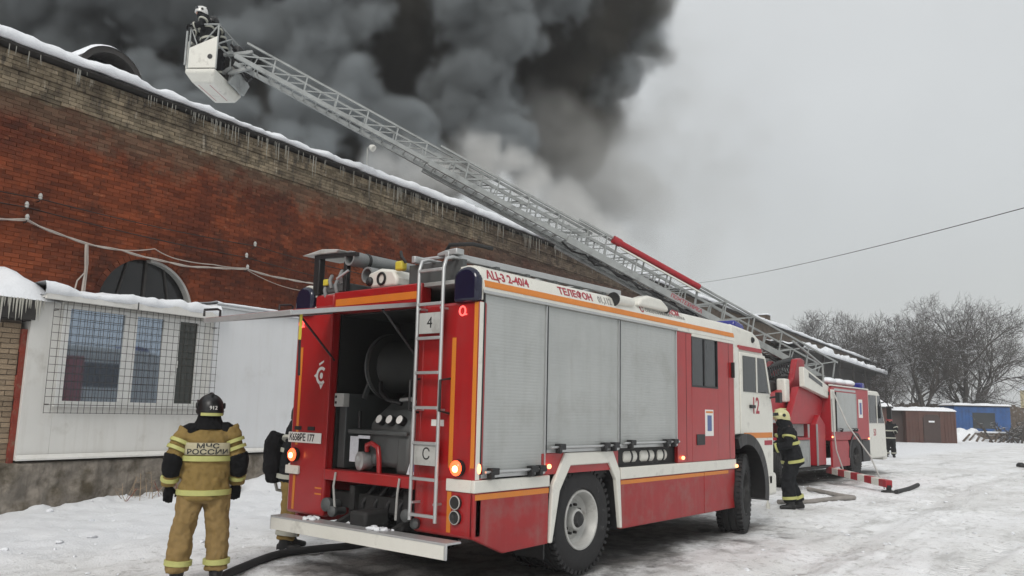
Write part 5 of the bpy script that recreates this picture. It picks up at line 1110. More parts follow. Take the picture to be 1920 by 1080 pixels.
# ---------------------------------------------------------------- people (local: facing +x, left +y)
WR = bpy.data.textures.new('cloth_wrinkles', 'CLOUDS'); WR.noise_scale = 0.09; WR.noise_depth = 2
WR2 = bpy.data.textures.new('cloth_creases', 'MARBLE'); WR2.noise_scale = 0.16; WR2.turbulence = 9.0; WR2.noise_depth = 2
M['tan'] = mat('tan_turnout_cloth', (0.235, 0.160, 0.055), 0.85, var=0.16, vscale=5, bump=0.35, bscale=26, dirt=((0.10, 0.07, 0.035), 0.36, 5, 0.45), spec=0.2)
M['tan2'] = mat('tan_trouser_cloth', (0.255, 0.172, 0.070), 0.85, var=0.15, vscale=5, bump=0.35, bscale=26, dirt=((0.12, 0.085, 0.045), 0.36, 5, 0.4), spec=0.2)
M['navyc'] = mat('dark_turnout_cloth', (0.011, 0.012, 0.014), 0.85, var=0.25, vscale=7, bump=0.35, bscale=26, spec=0.2)
M['blackc'] = mat('black_knit_cloth', (0.008, 0.008, 0.009), 0.9, var=0.2, bump=0.3, bscale=40, spec=0.15)
M['band'] = mat('lime_reflective_band', (0.46, 0.46, 0.16), 0.5, var=0.1, vscale=12)
M['silver'] = mat('silver_reflective_band', (0.42, 0.42, 0.36), 0.45, var=0.1)
M['patch'] = mat('cream_back_patch', (0.44, 0.40, 0.27), 0.7, var=0.08, vscale=10)
M['skin'] = mat('skin', (0.42, 0.22, 0.15), 0.55, var=0.08, vscale=15)
M['helmb'] = mat('black_helmet_shell', (0.006, 0.006, 0.007), 0.4, var=0.1)
M['helmy'] = mat('pale_yellow_helmet', (0.55, 0.52, 0.27), 0.35, var=0.06, coat=0.3, dirt=(GRIME, 0.3, 12, 0.4))
M['helmw'] = mat('white_helmet', (0.62, 0.62, 0.60), 0.35, coat=0.3)
M['helmr'] = mat('red_helmet', (0.40, 0.04, 0.05), 0.35, coat=0.3)
M['boot'] = mat('rubber_boot', (0.010, 0.010, 0.011), 0.55, var=0.2)

def limb(b, pts, rad, n=14, side=(0,1,0)):
    pts = [Vector(p) for p in pts]; rings = []
    for i, p in enumerate(pts):
        d = (pts[min(i+1, len(pts)-1)] - pts[max(i-1, 0)]).normalized(); s = Vector(side); s = (s - d * s.dot(d)).normalized(); t = d.cross(s)
        r = rad[i]; ra, rb = r if isinstance(r, tuple) else (r, r)
        rings.append([p + s * (ra * math.cos(2*PI*j/n)) + t * (rb * math.sin(2*PI*j/n)) for j in range(n)])
    b.loft(rings); return b
def cloth(b, nm, mt, par, voxel=0.014, wr=0.022, sm=4):
    o = link(nm, b.mesh(nm), M[mt], par); o.data.polygons.foreach_set('use_smooth', [True]*len(o.data.polygons))
    r = o.modifiers.new('remesh', 'REMESH'); r.mode = 'VOXEL'; r.voxel_size = voxel; r.use_smooth_shade = True
    s = o.modifiers.new('smooth', 'SMOOTH'); s.factor = 0.5; s.iterations = sm
    if wr: d = o.modifiers.new('wrinkle', 'DISPLACE'); d.texture = WR; d.strength = wr; d.mid_level = 0.5; d.texture_coords = 'LOCAL'; d2 = o.modifiers.new('crease', 'DISPLACE'); d2.texture = WR2; d2.strength = wr * 0.7; d2.mid_level = 0.5; d2.texture_coords = 'LOCAL'
    return o
def ring_band(b, p, d, ra, rb, w, side=(0,1,0)):
    p = Vector(p); d = Vector(d).normalized()
    limb(b, [p - d*w/2, p - d*w*0.45, p + d*w*0.45, p + d*w/2], [(ra-.004, rb-.004), (ra, rb), (ra, rb), (ra-.004, rb-.004)], 20, side); return b
def glove(wrist, f, nrm, mt, par, left, curl=0.5, s=1.12):
    f = Vector(f).normalized(); nrm = Vector(nrm); nrm = (nrm - f * nrm.dot(f)).normalized(); lat = f.cross(nrm) * (1 if left else -1); wr_ = Vector(wrist)
    b = MB()
    limb(b, [wr_ - f*0.03*s, wr_ + f*0.02*s, wr_ + f*0.06*s, wr_ + f*0.095*s], [(0.034*s, 0.030*s), (0.036*s, 0.024*s), (0.045*s, 0.020*s), (0.042*s, 0.015*s)], 12, lat)
    for k, L in enumerate((0.070, 0.080, 0.075, 0.060)):
        o_ = wr_ + f*0.088*s + lat*(0.031 - k*0.0205)*s; p = [o_ - f*0.02*s, o_]; a = 0.0; q = o_
        for seg in (0.44, 0.31, 0.25):
            a += curl * (1.0 + 0.05*k); q = q + (f*math.cos(a) + nrm*math.sin(a)) * L * seg * s * 1.25; p.append(q)
        limb(b, p, [0.0105*s, 0.0105*s, 0.010*s, 0.0095*s, 0.0075*s], 8, lat)
    o_ = wr_ + f*0.03*s + lat*0.034*s; q1 = o_ + (lat*0.7 + f*0.7 + nrm*0.35).normalized()*0.038*s; q2 = q1 + (f*0.9 + lat*0.1 + nrm*0.55).normalized()*0.032*s; q3 = q2 + (f*0.8 - lat*0.25 + nrm*0.6).normalized()*0.024*s
    limb(b, [o_ - lat*0.02*s, o_, q1, q2, q3], [0.015*s, 0.015*s, 0.0125*s, 0.0115*s, 0.008*s], 8, nrm)
    return cloth(b, 'glove', mt, par, 0.0065, 0, 2)
DEF = dict(lean=0.0, hipL=(0,0.10,0.92), hipR=(0,-0.10,0.92), kneeL=(0.02,0.13,0.50), kneeR=(0.02,-0.13,0.50), ankL=(-0.02,0.16,0.09), ankR=(-0.02,-0.16,0.09),
           shL=(0,0.20,1.44), shR=(0,-0.20,1.44), elL=(-0.02,0.31,1.17), elR=(-0.02,-0.31,1.17), wrL=(0.06,0.34,0.92), wrR=(0.06,-0.34,0.92), head=(0.02,0,1.635), face=0.0, fL=(0.1,0.02,-1), fR=(0.1,-0.02,-1))
def person(label, loc, rz, pose=None, scale=1.0, jacket='navyc', trousers='navyc', helmet='helmb', bandm='band', glovem='blackc', detail=1, group='firefighters at the fire', legs=True, parent=None):
    P = dict(DEF); P.update(pose or {})
    root = thing('person', label, 'person', loc, rz, group); root.scale = (scale,)*3
    V = {k: Vector(v) for k, v in P.items() if isinstance(v, tuple)}
    vox = 0.013 if detail > 1 else (0.018 if detail else 0.028)
    ch = V['shL'].lerp(V['shR'], 0.5); pel = V['hipL'].lerp(V['hipR'], 0.5); hd = V['head']; up = (ch - pel).normalized()
    # body: one continuous skin surface with head, face and limbs
    b = MB()
    limb(b, [pel - up*0.06, pel + up*0.1, ch - up*0.15, ch, ch + up*0.05], [(0.15,0.10),(0.14,0.10),(0.16,0.11),(0.15,0.09),(0.06,0.06)])
    for s in 'LR':
        limb(b, [V['sh'+s]*0.85 + ch*0.15, V['sh'+s], V['el'+s], V['wr'+s]], [0.055, 0.055, 0.042, 0.030]); limb(b, [V['hip'+s]+up*0.05, V['hip'+s], V['knee'+s], V['ank'+s]], [0.08, 0.085, 0.058, 0.045])
    limb(b, [ch - up*0.02, ch + up*0.06, hd - Vector((0,0,0.06))], [0.065, 0.058, 0.058])
    fr = Matrix.Rotation(P['face'], 3, 'Z')
    F = lambda x, y, z: hd + fr @ Vector((x, y, z))
    b.ell(hd, (0.098, 0.077, 0.118), 18, 12, fr); b.ell(F(0.035, 0, -0.055), (0.062, 0.058, 0.062), 14, 10, fr)
    limb(b, [F(0.092, 0, 0.018), F(0.112, 0, -0.018), F(0.100, 0, -0.032)], [0.010, 0.017, 0.014]); b.ell(F(0.088, 0, -0.065), (0.016, 0.028, 0.008), 10, 8, fr)
    for s in (-1, 1): b.ell(F(-0.005, 0.078*s, -0.01), (0.020, 0.010, 0.032), 10, 8, fr); b.ell(F(0.083, 0.030*s, 0.022), (0.016, 0.018, 0.008), 8, 6, fr)
    cloth(b, 'body', 'skin', root, 0.0105 if detail else 0.02, 0, 2)
    if detail:
        for s in (-1, 1): e = MB(); e.ell(F(0.086, 0.030*s, 0.006), (0.011, 0.013, 0.009), 10, 8); part('eye', 'black', root, e, smooth=60)
    # trousers, boots
    b = MB()
    limb(b, [pel - up*0.16, pel - up*0.04, pel + up*0.10, pel + up*0.16], [(0.165,0.135),(0.20,0.15),(0.19,0.145),(0.17,0.13)])
    for s in 'LR':
        h, k, a = V['hip'+s], V['knee'+s], V['ank'+s]
        limb(b, [h + Vector((0,0,0.02)), h.lerp(k, 0.35), k, k.lerp(a, 0.5), a + Vector((0,0,0.03))], [(0.115,0.135), (0.118,0.135), (0.102,0.115), (0.108,0.115), (0.112,0.115)])
    cloth(b, 'trousers', trousers, root, vox, 0.03)
    for s in 'LR':
        a = V['ank'+s]; k = V['knee'+s]; d = (k - a).normalized()
        b = MB(); ring_band(b, a + d*0.11, d, 0.126, 0.130, 0.05); part('leg_band', bandm, root, b, smooth=50)
        b = MB(); limb(b, [a + d*0.10, a, a + Vector((0.0,0,-0.06))], [(0.075,0.08),(0.065,0.07),(0.055,0.07)]); limb(b, [a + Vector((-0.09,0,-0.05)), a + Vector((0.02,0,-0.05)), a + Vector((0.13,0,-0.055)), a + Vector((0.19,0,-0.06))], [(0.045,0.04),(0.052,0.05),(0.052,0.04),(0.035,0.028)]); cloth(b, 'boot', 'boot', root, 0.012, 0, 3)
    # jacket
    secs = [(-0.14, .235, .178), (-0.10, .238, .180), (0.02, .222, .172), (0.14, .214, .166), (0.30, .228, .165), (0.42, .232, .156), (0.50, .20, .128), (0.56, .12, .095)]
    L_ = (ch - pel).length
    T = lambda t: pel + up * t * (L_ / 0.52)
    b = MB(); limb(b, [T(q[0]) for q in secs], [(q[1], q[2]) for q in secs], 20)
    for s in 'LR':
        sh, el, wr_ = V['sh'+s], V['el'+s], V['wr'+s]
        limb(b, [sh*0.8 + ch*0.2 - up*0.02, sh, sh.lerp(el, 0.5), el, el.lerp(wr_, 0.5), wr_], [0.100, 0.096, 0.089, 0.083, 0.076, 0.068])
    cloth(b, 'jacket', jacket, root, vox, 0.03)
    def tors(t):
        for q0, q1 in zip(secs[:-1], secs[1:]):
            if q0[0] <= t <= q1[0]: k = (t - q0[0]) / (q1[0] - q0[0]); return q0[1] + (q1[1]-q0[1])*k, q0[2] + (q1[2]-q0[2])*k
        return secs[-1][1:]
    for t in ((-0.07,), (0.25,)):
        a_, b_ = tors(t[0]); b = MB(); ring_band(b, T(t[0]), up, a_ + 0.019, b_ + 0.021, 0.052); part('jacket_band', bandm, root, b, smooth=50)
    for s in 'LR':
        sh, el, wr_ = V['sh'+s], V['el'+s], V['wr'+s]
        for k, r in ((0.42, 0.104), (0.66, 0.100)) if detail > 1 else ((0.5, 0.110),):
            b = MB(); ring_band(b, sh.lerp(el, k), el - sh, r + 0.006, r + 0.006, 0.035); part('sleeve_band', bandm, root, b, smooth=50)
        b = MB(); ring_band(b, el.lerp(wr_, 0.72), wr_ - el, 0.086, 0.086, 0.035); part('cuff_band', bandm, root, b, smooth=50)
        glove(wr_, P['f'+s], (1, 0, 0.1) if P['f'+s][2] < -0.5 else (0, 0, -1), glovem, root, s == 'L', 0.42 if P['f'+s][2] < -0.5 else 0.75)
    # collar, helmet
    b = MB(); limb(b, [ch + up*0.0, ch + up*0.05, hd - Vector((0.01,0,0.075)), hd - Vector((0.012,0,0.02))], [(0.175,0.135), (0.145,0.125), (0.108,0.118), (0.096,0.110)]); cloth(b, 'neck_cover', jacket if jacket == 'navyc' else 'blackc', root, 0.013, 0.012)
    if P.get('facecut', 0):
        b = MB(); b.ell(F(0.075, 0, -0.03), (0.045, 0.052, 0.062), 14, 10, fr); part('face_opening', 'skin', root, b, smooth=60)
    hm = thing('helmet', None, None, parent=root); hm.location = hd + Vector((-0.006, 0, 0.035)); hm.rotation_euler = (0, P.get('tip', 0.0), P['face'])
    b = MB(); n = 24; rings = []
    for i in range(9):
        t = (PI/2) * i / 8; rr = math.cos(t); rings.append([(0.150*rr*math.cos(2*PI*j/n) + 0.005, 0.126*rr*math.sin(2*PI*j/n), -0.02 + 0.135*math.sin(t)) for j in range(n)])
    rings = [[(0.152*math.cos(2*PI*j/n) + 0.005, 0.128*math.sin(2*PI*j/n), -0.075 - 0.03*max(0, -math.cos(2*PI*j/n)) + 0.05*max(0, math.cos(2*PI*j/n))) for j in range(n)]] + rings; rings[-1] = [(0.005 + 0.004*math.cos(2*PI*j/n), 0.004*math.sin(2*PI*j/n), 0.115) for j in range(n)]
    b.loft(rings); part('shell', helmet, hm, b, smooth=60)
    b = MB(); ring_band(b, (0.005, 0, -0.055), (0,0,1), 0.131, 0.155, 0.012); part('rim', helmet, hm, b, smooth=40)
    b = MB(); b.prism([(-0.10, 0.113), (0.0, 0.130), (0.11, 0.105), (0.11, 0.09), (0.0, 0.112), (-0.10, 0.095)], 'y', -0.012, 0.012); part('crest', helmet, hm, b, 0.004)
    b = MB()
    for j in range(9):
        a0, a1 = math.radians(-62 + 124*j/9), math.radians(-62 + 124*(j+1)/9); b.add([(0.150*math.cos(a0)+.012, 0.125*math.sin(a0), 0.0), (0.150*math.cos(a1)+.012, 0.125*math.sin(a1), 0.0), (0.152*math.cos(a1)+.016, 0.128*math.sin(a1), 0.055), (0.152*math.cos(a0)+.016, 0.128*math.sin(a0), 0.055)], [(0,1,2,3)])
    part('visor', 'glass', hm, b, smooth=60)
    for s in (-1, 1): b = MB(); b.lathe([(0.030, 0), (0.028, 0.012), (0.01, 0.014)], (-0.01, 0.124*s, 0.0), (0, s, 0), 14); part('visor_pivot', 'black', hm, b, smooth=40)
    root['_t'] = 0; del root['_t']
    return root, V, T, tors, hm
GZ = lambda x, y: float(ground_z(x, y))

# --- the firefighter in tan seen from behind
p1pose = dict(kneeL=(0.0,0.165,0.49), kneeR=(0.0,-0.155,0.49), ankL=(0.0,0.185,0.09), ankR=(0.0,-0.165,0.09), shL=(0,0.19,1.43), shR=(0,-0.19,1.445), elL=(-0.04,0.305,1.16), elR=(-0.02,-0.295,1.17), wrL=(0.06,0.315,0.90), wrR=(0.10,-0.30,0.915), face=0.16)
r1, V1, T1, tors1, hm1 = person('firefighter in tan turnout suit and black helmet seen from behind', (4.36, 7.30, GZ(4.36, 7.30)), math.radians(61), p1pose, 1.0, 'tan', 'tan2', 'helmb', 'band', 'blackc', 2)
def wrap_back(o, par, t0, rad_off, u_scale=1.0):
    """bend a flat mesh (u across, v up) round the back of the jacket"""
    me = o
    for v in me.vertices:
        a_, b_ = tors1(t0 + v.co.y); th = PI + v.co.x / (a_ * 0.93); c = T1(t0 + v.co.y); off = rad_off + (0.001 if v.co.z > 0 else 0)
        v.co = (c.x + (b_ + off) * math.cos(th), c.y + (a_ + off) * math.sin(th), c.z)
def back_patch(nm, mt, u0, u1, t0, t1, off, nu=18, nv=4):
    me = bpy.data.meshes.new(nm); V = []; Fc = []
    for j in range(nv + 1):
        for i in range(nu + 1): V.append((u0 + (u1-u0)*i/nu, (t1 - t0)*j/nv, 0))
    for j in range(nv):
        for i in range(nu): k = j*(nu+1)+i; Fc.append((k, k+1, k+nu+2, k+nu+1))
    me.from_pydata(V, [], Fc); wrap_back(me, None, t0, off); me.polygons.foreach_set('use_smooth', [True]*len(me.polygons))
    o = link(nm, me, M[mt], r1); s = o.modifiers.new('t', 'SOLIDIFY'); s.thickness = 0.004; s.offset = 0; return o
back_patch('back_patch', 'patch', -0.20, 0.20, 0.285, 0.40, 0.022)
for txt, t, sz in (('МЧС', 0.368, 0.062), ('РОССИИ', 0.312, 0.064)):
    c = bpy.data.curves.new('lettering', 'FONT'); c.body = txt; c.size = sz; c.align_x = 'CENTER'; c.align_y = 'CENTER'; c.resolution_u = 2; c.offset = 0.0016
    tmp = bpy.data.objects.new('tmp', c); me = bpy.data.meshes.new_from_object(tmp); bpy.data.objects.remove(tmp)
    for v in me.vertices: v.co.x *= 1.25
    wrap_back(me, None, t, 0.0265); link('lettering', me, M['ltblack'], r1)
for s in (-1, 1):    # black shoulder yokes and forearm covers
    sh = V1['shL' if s > 0 else 'shR']; el = V1['elL' if s > 0 else 'elR']; wr_ = V1['wrL' if s > 0 else 'wrR']
    b = MB(); limb(b, [sh + Vector((0, -0.12*s, 0.02)), sh + Vector((0, -0.04*s, 0.005)), sh + Vector((0, 0.045*s, -0.045))], [(0.045,0.085), (0.078,0.098), (0.075,0.085)], 14, (0, 0, 1)); cloth(b, 'shoulder_yoke', 'blackc', r1, 0.013, 0.01)
    b = MB(); limb(b, [el + (sh-el)*0.12, el, el.lerp(wr_, 0.45), el.lerp(wr_, 0.60)], [0.099, 0.097, 0.090, 0.086]); cloth(b, 'forearm_cover', 'blackc', r1, 0.013, 0.02)
    b = MB(); b.box(-0.06, 0.10, s*0.215 - 0.03, s*0.215 + 0.03, 0.66, 0.84); cloth(b, 'trouser_pocket', 'tan2', r1, 0.014, 0.015)
b = MB(); n_ = 12
for j in range(n_):
    a0, a1 = PI + math.radians(-50 + 100*j/n_), PI + math.radians(-50 + 100*(j+1)/n_); q = lambda a, z: (0.160*math.cos(a) + 0.005, 0.136*math.sin(a), z)
    b.add([q(a0, -0.098), q(a1, -0.098), q(a1, -0.070), q(a0, -0.070)], [(0,1,2,3)])
part('helmet_band', 'band', hm1, b, smooth=60)
lettering('912', 0.05, frame((-0.153, 0.0, -0.022), (0,-1,0), (0.05,0,1)), M['ltwhite'], hm1, ext=0.006, align='CENTER')

# --- firefighter in dark kit at the cab, seen from the side
p2 = dict(hipL=(-0.02,0.09,0.90), hipR=(-0.02,-0.09,0.90), kneeL=(0.10,0.10,0.49), kneeR=(0.0,-0.10,0.49), ankL=(0.06,0.10,0.09), ankR=(-0.16,-0.10,0.09), shL=(0.07,0.20,1.40), shR=(0.07,-0.20,1.40), elL=(0.12,0.27,1.12), elR=(0.10,-0.27,1.12), wrL=(0.36,0.14,1.04), wrR=(0.34,-0.12,1.02), head=(0.15,0,1.60), fL=(1,-0.3,0.05), fR=(1,0.3,0.0), facecut=1, tip=0.10)
person('firefighter in dark kit and pale yellow helmet working beside the white cab', (15.45, 5.62, GZ(15.45, 5.62)), math.radians(128), p2, 1.06, 'navyc', 'navyc', 'helmy', 'band', 'blackc', 1)
# --- firefighter half hidden behind the engine's rear corner
p3_ = dict(head=(0.08,0,1.60), wrR=(0.30,-0.20,1.15), fR=(1,0,0), shL=(0.03,0.20,1.42), shR=(0.03,-0.20,1.42))
r3 = person('firefighter with a black air pack half hidden behind the rear left corner of the engine', (6.17, 8.36, GZ(6.17, 8.36)), math.radians(-48), p3_, 1.0, 'navyc', 'tan', 'helmb', 'silver', 'blackc', 1)[0]
b = MB(); limb(b, [(-0.22, 0.02, 0.78), (-0.24, 0.02, 0.95), (-0.24, 0.02, 1.25), (-0.21, 0.02, 1.36)], [(0.13,0.10), (0.15,0.13), (0.15,0.13), (0.12,0.09)]); cloth(b, 'air_pack', 'blackc', r3, 0.014, 0.03)
b = MB(); b.tube([(-0.14, 0.12, 1.34), (0.02, 0.16, 1.47), (0.15, 0.12, 1.25), (0.10, 0.10, 1.0)], 0.025, 8); part('pack_strap', 'blackc', r3, b, smooth=60)
b = MB(); b.tube([(-0.22, 0.0, 0.80), (-0.20, 0.05, 0.68), (-0.12, 0.1, 0.66)], 0.02, 8); part('air_valve', 'ltgrey', r3, b, smooth=60)
# --- distant firefighter by the ladder truck's nose
p4_ = dict(elL=(0.10,0.27,1.18), wrL=(0.28,0.16,1.10), fL=(1,0,0), kneeL=(0.10,0.11,0.50), ankL=(0.06,0.12,0.09), facecut=1)
person('distant firefighter in dark kit and red helmet beyond the nose of the ladder truck', (40.2, 10.0, GZ(40.2, 10.0) * 0.6), math.radians(205), p4_, 1.02, 'navyc', 'navyc', 'helmr', 'silver', 'blackc', 0)
# --- two in the cage
cgm = Matrix.Translation((9.55, 16.93, 9.52)) @ Matrix.Rotation(CA, 4, 'Z')
pc1 = dict(shL=(0.10,0.20,1.36), shR=(0.10,-0.20,1.36), head=(0.19,0,1.55), elL=(0.16,0.28,1.12), elR=(0.16,-0.28,1.12), wrL=(0.36,0.18,1.08), wrR=(0.36,-0.18,1.08), fL=(1,0,-0.2), fR=(1,0,-0.2), facecut=1)
q = cgm @ Vector((0.30, 0.40, 0.0)); person('firefighter in white helmet leaning at the front of the raised cage', q, math.radians(150), pc1, 1.0, 'navyc', 'navyc', 'helmw', 'silver', 'blackc', 0)
q = cgm @ Vector((0.86, 0.34, 0.0)); person('bent firefighter in dark helmet at the back of the raised cage', q, math.radians(165), dict(pc1, head=(0.22,0,1.55), facecut=0), 1.0, 'navyc', 'navyc', 'helmb', 'silver', 'blackc', 0)
# hydrant key held by the firefighter at the cab
b = MB(); b.tube([(0,0,0.02), (0.0,0.01,1.0)], 0.018, 8); b.tube([(-0.10,-0.12,1.02), (0.10,0.12,1.02)], 0.02, 8); b.cyl((0,0,0.0), (0,0,0.10), 0.04, n=8)
hk = b.build('hydrant_key', M['white'], smooth=50); hk.location = (15.18, 5.98, GZ(15.18, 5.98)); tag(hk, 'white hydrant key standing upright beside the yellow helmeted firefighter', 'tool')
# hoses on the snow
def hose(pts, r, mt, lab, flat=1.0, grp='hoses on the snow'):
    P = [Vector((x, y, GZ(x, y) + r*flat + dz)) for x, y, dz in pts]; out = []
    for i in range(len(P) - 1):
        p0, p1_, p2_, p3__ = P[max(i-1,0)], P[i], P[i+1], P[min(i+2, len(P)-1)]
        for k in range(8):
            t = k/8; out.append(0.5*((2*p1_) + (p2_-p0)*t + (2*p0-5*p1_+4*p2_-p3__)*t*t + (3*p1_-p0-3*p2_+p3__)*t**3))
    out.append(P[-1])
    for q in out: q.z = max(q.z, GZ(q.x, q.y) + r*0.6) if q.z < 0.3 else q.z
    b = MB(); b.tube(out, r, 10); o = b.build('fire_hose', M[mt], smooth=60); tag(o, lab, 'hose', grp); return o
hose([(4.55, 7.22, 0), (4.9, 7.42, 0), (5.6, 7.78, 0.0), (6.1, 7.72, 0.02), (6.4, 7.3, 0.12), (6.4, 6.9, 0.3)], 0.042, 'hose', 'black hose running from the snow to under the rear step')
hose([(15.9, 6.05, 0), (16.69, 5.75, 0), (17.5, 5.5, 0), (18.15, 5.28, 0), (18.35, 5.6, 0), (19.2, 6.6, 0.0)], 0.045, 'hosel', 'pale grey hose lying by the yellow helmeted firefighter')
hose([(20.4, 5.0, 0), (21.5, 5.0, 0), (22.8, 5.06, 0)], 0.05, 'hose', 'dark stub of hose beyond the striped outrigger foot')
# ---------------------------------------------------------------- far end of the yard
M['brown'] = mat('brown_sheet_steel', (0.085, 0.034, 0.024), 0.6, var=0.2, vscale=1.5, dirt=((0.05, 0.04, 0.035), 0.4, 1.5, 0.6))
M['brownd'] = mat('dark_brown_sheet_steel', (0.045, 0.026, 0.022), 0.6, var=0.2, vscale=1.5)
M['bluep'] = mat('blue_cabin_paint', (0.018, 0.085, 0.26), 0.5, var=0.2, vscale=1.2, dirt=((0.02, 0.03, 0.06), 0.4, 1.0, 0.7))
M['timber'] = mat('old_timber', (0.10, 0.075, 0.055), 0.9, var=0.3, dirt=((0.5, 0.5, 0.5), 0.4, 3, 0.6))
M['yellowp'] = mat('pale_yellow_render', (0.50, 0.42, 0.24), 0.9, var=0.1)
M['ochre'] = mat('ochre_brick', (0.30, 0.14, 0.06), 0.9, var=0.35, vscale=0.8, dirt=((0.10, 0.06, 0.04), 0.45, 0.7, 0.8))
def snow_lid(par, x0, x1, y0, y1, z, h, seed, nm='roof_snow'):
    a = np.linspace(0, 1, 34); A, B = np.meshgrid(a, a); e = np.minimum(np.minimum(A, 1-A), np.minimum(B, 1-B)); k = np.clip(e*12, 0, 1)**0.6
    return grid_obj(nm, x0 + (x1-x0)*A, y0 + (y1-y0)*B, z + h*k*(1 + 0.9*fbm(A*6, B*6, 1, 3, seed)), M['snow'], par)
FD = math.radians(-52)        # these face the camera: local x to the right in view, local y away
def far_thing(nm, lab, cat, x, y, rz=FD, z=0.0, group=None): return thing(nm, lab, cat, (x, y, z), rz, group)
g1 = far_thing('garage', 'rusty brown steel garage with a framed door and snow on its roof', 'garage', 67.7, 16.2)
b = MB(); b.box(0.6, 4.45, 0, 3.5, -0.1, 2.45); part('shell', 'brown', g1, b)
b = MB(); b.box(-0.35, 0.595, 0.5, 3.4, -0.1, 2.4); part('side_shed', 'brownd', g1, b)
b = MB(); b.prism([(1.9, 0.0), (1.9, 1.9), (2.1, 2.15), (3.0, 2.15), (3.2, 1.9), (3.2, 0.0)], 'y', -0.08, -0.002); part('door', 'brownd', g1, b, 0.02)
for x in (1.55, 3.2): b = MB(); b.box(x, x + 0.3, -0.05, -0.001, 0.0, 2.4); part('door_post', 'brown', g1, b)
for x in (0.62, 0.85, 1.1, 1.35, 3.55, 3.8, 4.05, 4.3): b = MB(); b.box(x, x + 0.05, -0.03, -0.001, 0, 2.44); part('sheet_rib', 'brown', g1, b)
b = MB(); b.box(2.3, 2.75, -0.12, -0.081, 1.55, 1.68); part('snow_on_hinge', 'snow', g1, b, 0.03)
snow_lid(g1, -0.4, 4.55, -0.1, 3.55, 2.42, 0.22, 3)
c1 = far_thing('site_cabin', 'blue site cabin with one dark window behind the brown garage', 'cabin', 82.1, 14.9)
b = MB(); b.box(0, 5.0, 0, 2.6, 0.0, 3.05); part('shell', 'bluep', c1, b, 0.03)
b = MB(); b.box(1.6, 3.6, -0.03, -0.002, 1.1, 2.5); part('window', 'glass', c1, b)
for k in range(16): b = MB(); b.box(0.1 + k*0.3, 0.16 + k*0.3, -0.025, -0.001, 0.1, 1.05 if 4 < k < 12 else 3.0); part('panel_rib', 'bluep', c1, b)
b = MB(); b.box(-0.1, 5.1, -0.15, 2.7, 3.052, 3.15); part('roof', 'dark', c1, b); snow_lid(c1, -0.15, 5.15, -0.2, 2.75, 3.13, 0.18, 5)
# snow-covered rubble, planks and beams in front of the cabin
pl = far_thing('snow_heap', 'snow heap with a low crate wall in front of the blue cabin', 'snow heap', 76.0, 14.2)
a = np.linspace(0, 1, 40); A, B = np.meshgrid(a, a); X = A*7 - 0.5; Y = B*3
grid_obj('heap', X, Y, 1.15*np.exp(-((X-2.2)/1.6)**2 - ((Y-1.6)/0.8)**2)*(1+0.8*fbm(X, Y, 1.2, 4, 2)) + 0.6*np.exp(-((X-4.9)/1.3)**2 - ((Y-1.4)/0.8)**2)*(1+fbm(X, Y, 1.5, 4, 7)) - 0.05, M['snow'], pl)
for k in range(7): b = MB(); b.bar((1.2 + k*0.55, 0.3 + 0.2*(k % 2), 0.05), (1.9 + k*0.5, 0.5, 0.65 + 0.1*(k % 3)), 0.14, 0.10); part('broken_beam', 'timber', pl, b)
b = MB(); b.box(2.7, 5.3, 0.9, 1.5, 0, 0.75); part('crate_wall', 'timber', pl, b, 0.03); b = MB(); b.box(2.65, 5.35, 0.85, 1.55, 0.752, 0.9); part('crate_snow', 'snow', pl, b, 0.06)
yb = far_thing('yellow_building', 'faint pale yellow building far away at the right edge', 'building', 167.0, 14.6)
b = MB(); b.box(0, 16, 0, 10, 0, 7.6); part('wall', 'yellowp', yb, b)
b = MB(); b.prism([(-0.5, 7.6), (5, 9.4), (10.5, 7.6)], 'x', -0.5, 16.5); part('roof', 'snow', yb, b)
for r in range(2):
    for k in range(6): b = MB(); b.box(1.0 + k*2.5, 2.2 + k*2.5, -0.04, -0.002, 2.6 + r*2.6, 4.2 + r*2.6); part('window', 'glass', yb, b)
ob = far_thing('ochre_building', 'ochre brick building past the end of the long red one', 'building', 99.5, 27.2, math.radians(6))
b = MB(); b.box(0, 14, 0, 12, 0, 8.4); part('wall', 'ochre', ob, b)
for k in range(4): b = MB(); b.box(-0.05, -0.002, 1.0 + k*2.6, 2.3 + k*2.6, 3.6, 6.0); part('window', 'glass', ob, b)
b = MB(); b.box(-0.4, 14.4, -0.4, 12.4, 8.402, 8.65); part('roof', 'snow', ob, b, 0.05)
sh = far_thing('low_shed', 'low snow-roofed brown shed left of the brown garage', 'shed', 61.2, 18.6)
b = MB(); b.box(-1.2, 3.6, 0, 2.4, 0, 2.5); part('wall', 'brown', sh, b); b = MB(); b.box(-1.4, 3.8, -0.3, 2.5, 2.502, 2.62); part('roof', 'dark', sh, b); snow_lid(sh, -1.4, 3.8, -0.3, 2.5, 2.62, 0.35, 9)
for x in (0.0, 1.5): b = MB(); b.box(x, x + 0.9, -0.03, -0.002, 0.9, 2.0); part('window', 'glass', sh, b)
fn = far_thing('board_fence', 'dark weathered board fence behind the cabin and garage', 'fence', 84.0, 24.5)
for k in range(60):
    b = MB(); hh = 3.3 + random.uniform(-0.25, 0.25); x = k*0.42; b.box(x, x + 0.40, 0, 0.04, 0, hh); part('board', 'timber', fn, b)
b = MB(); b.box(0, 25, 0.045, 0.12, 2.5, 2.62); part('fence_rail', 'timber', fn, b)

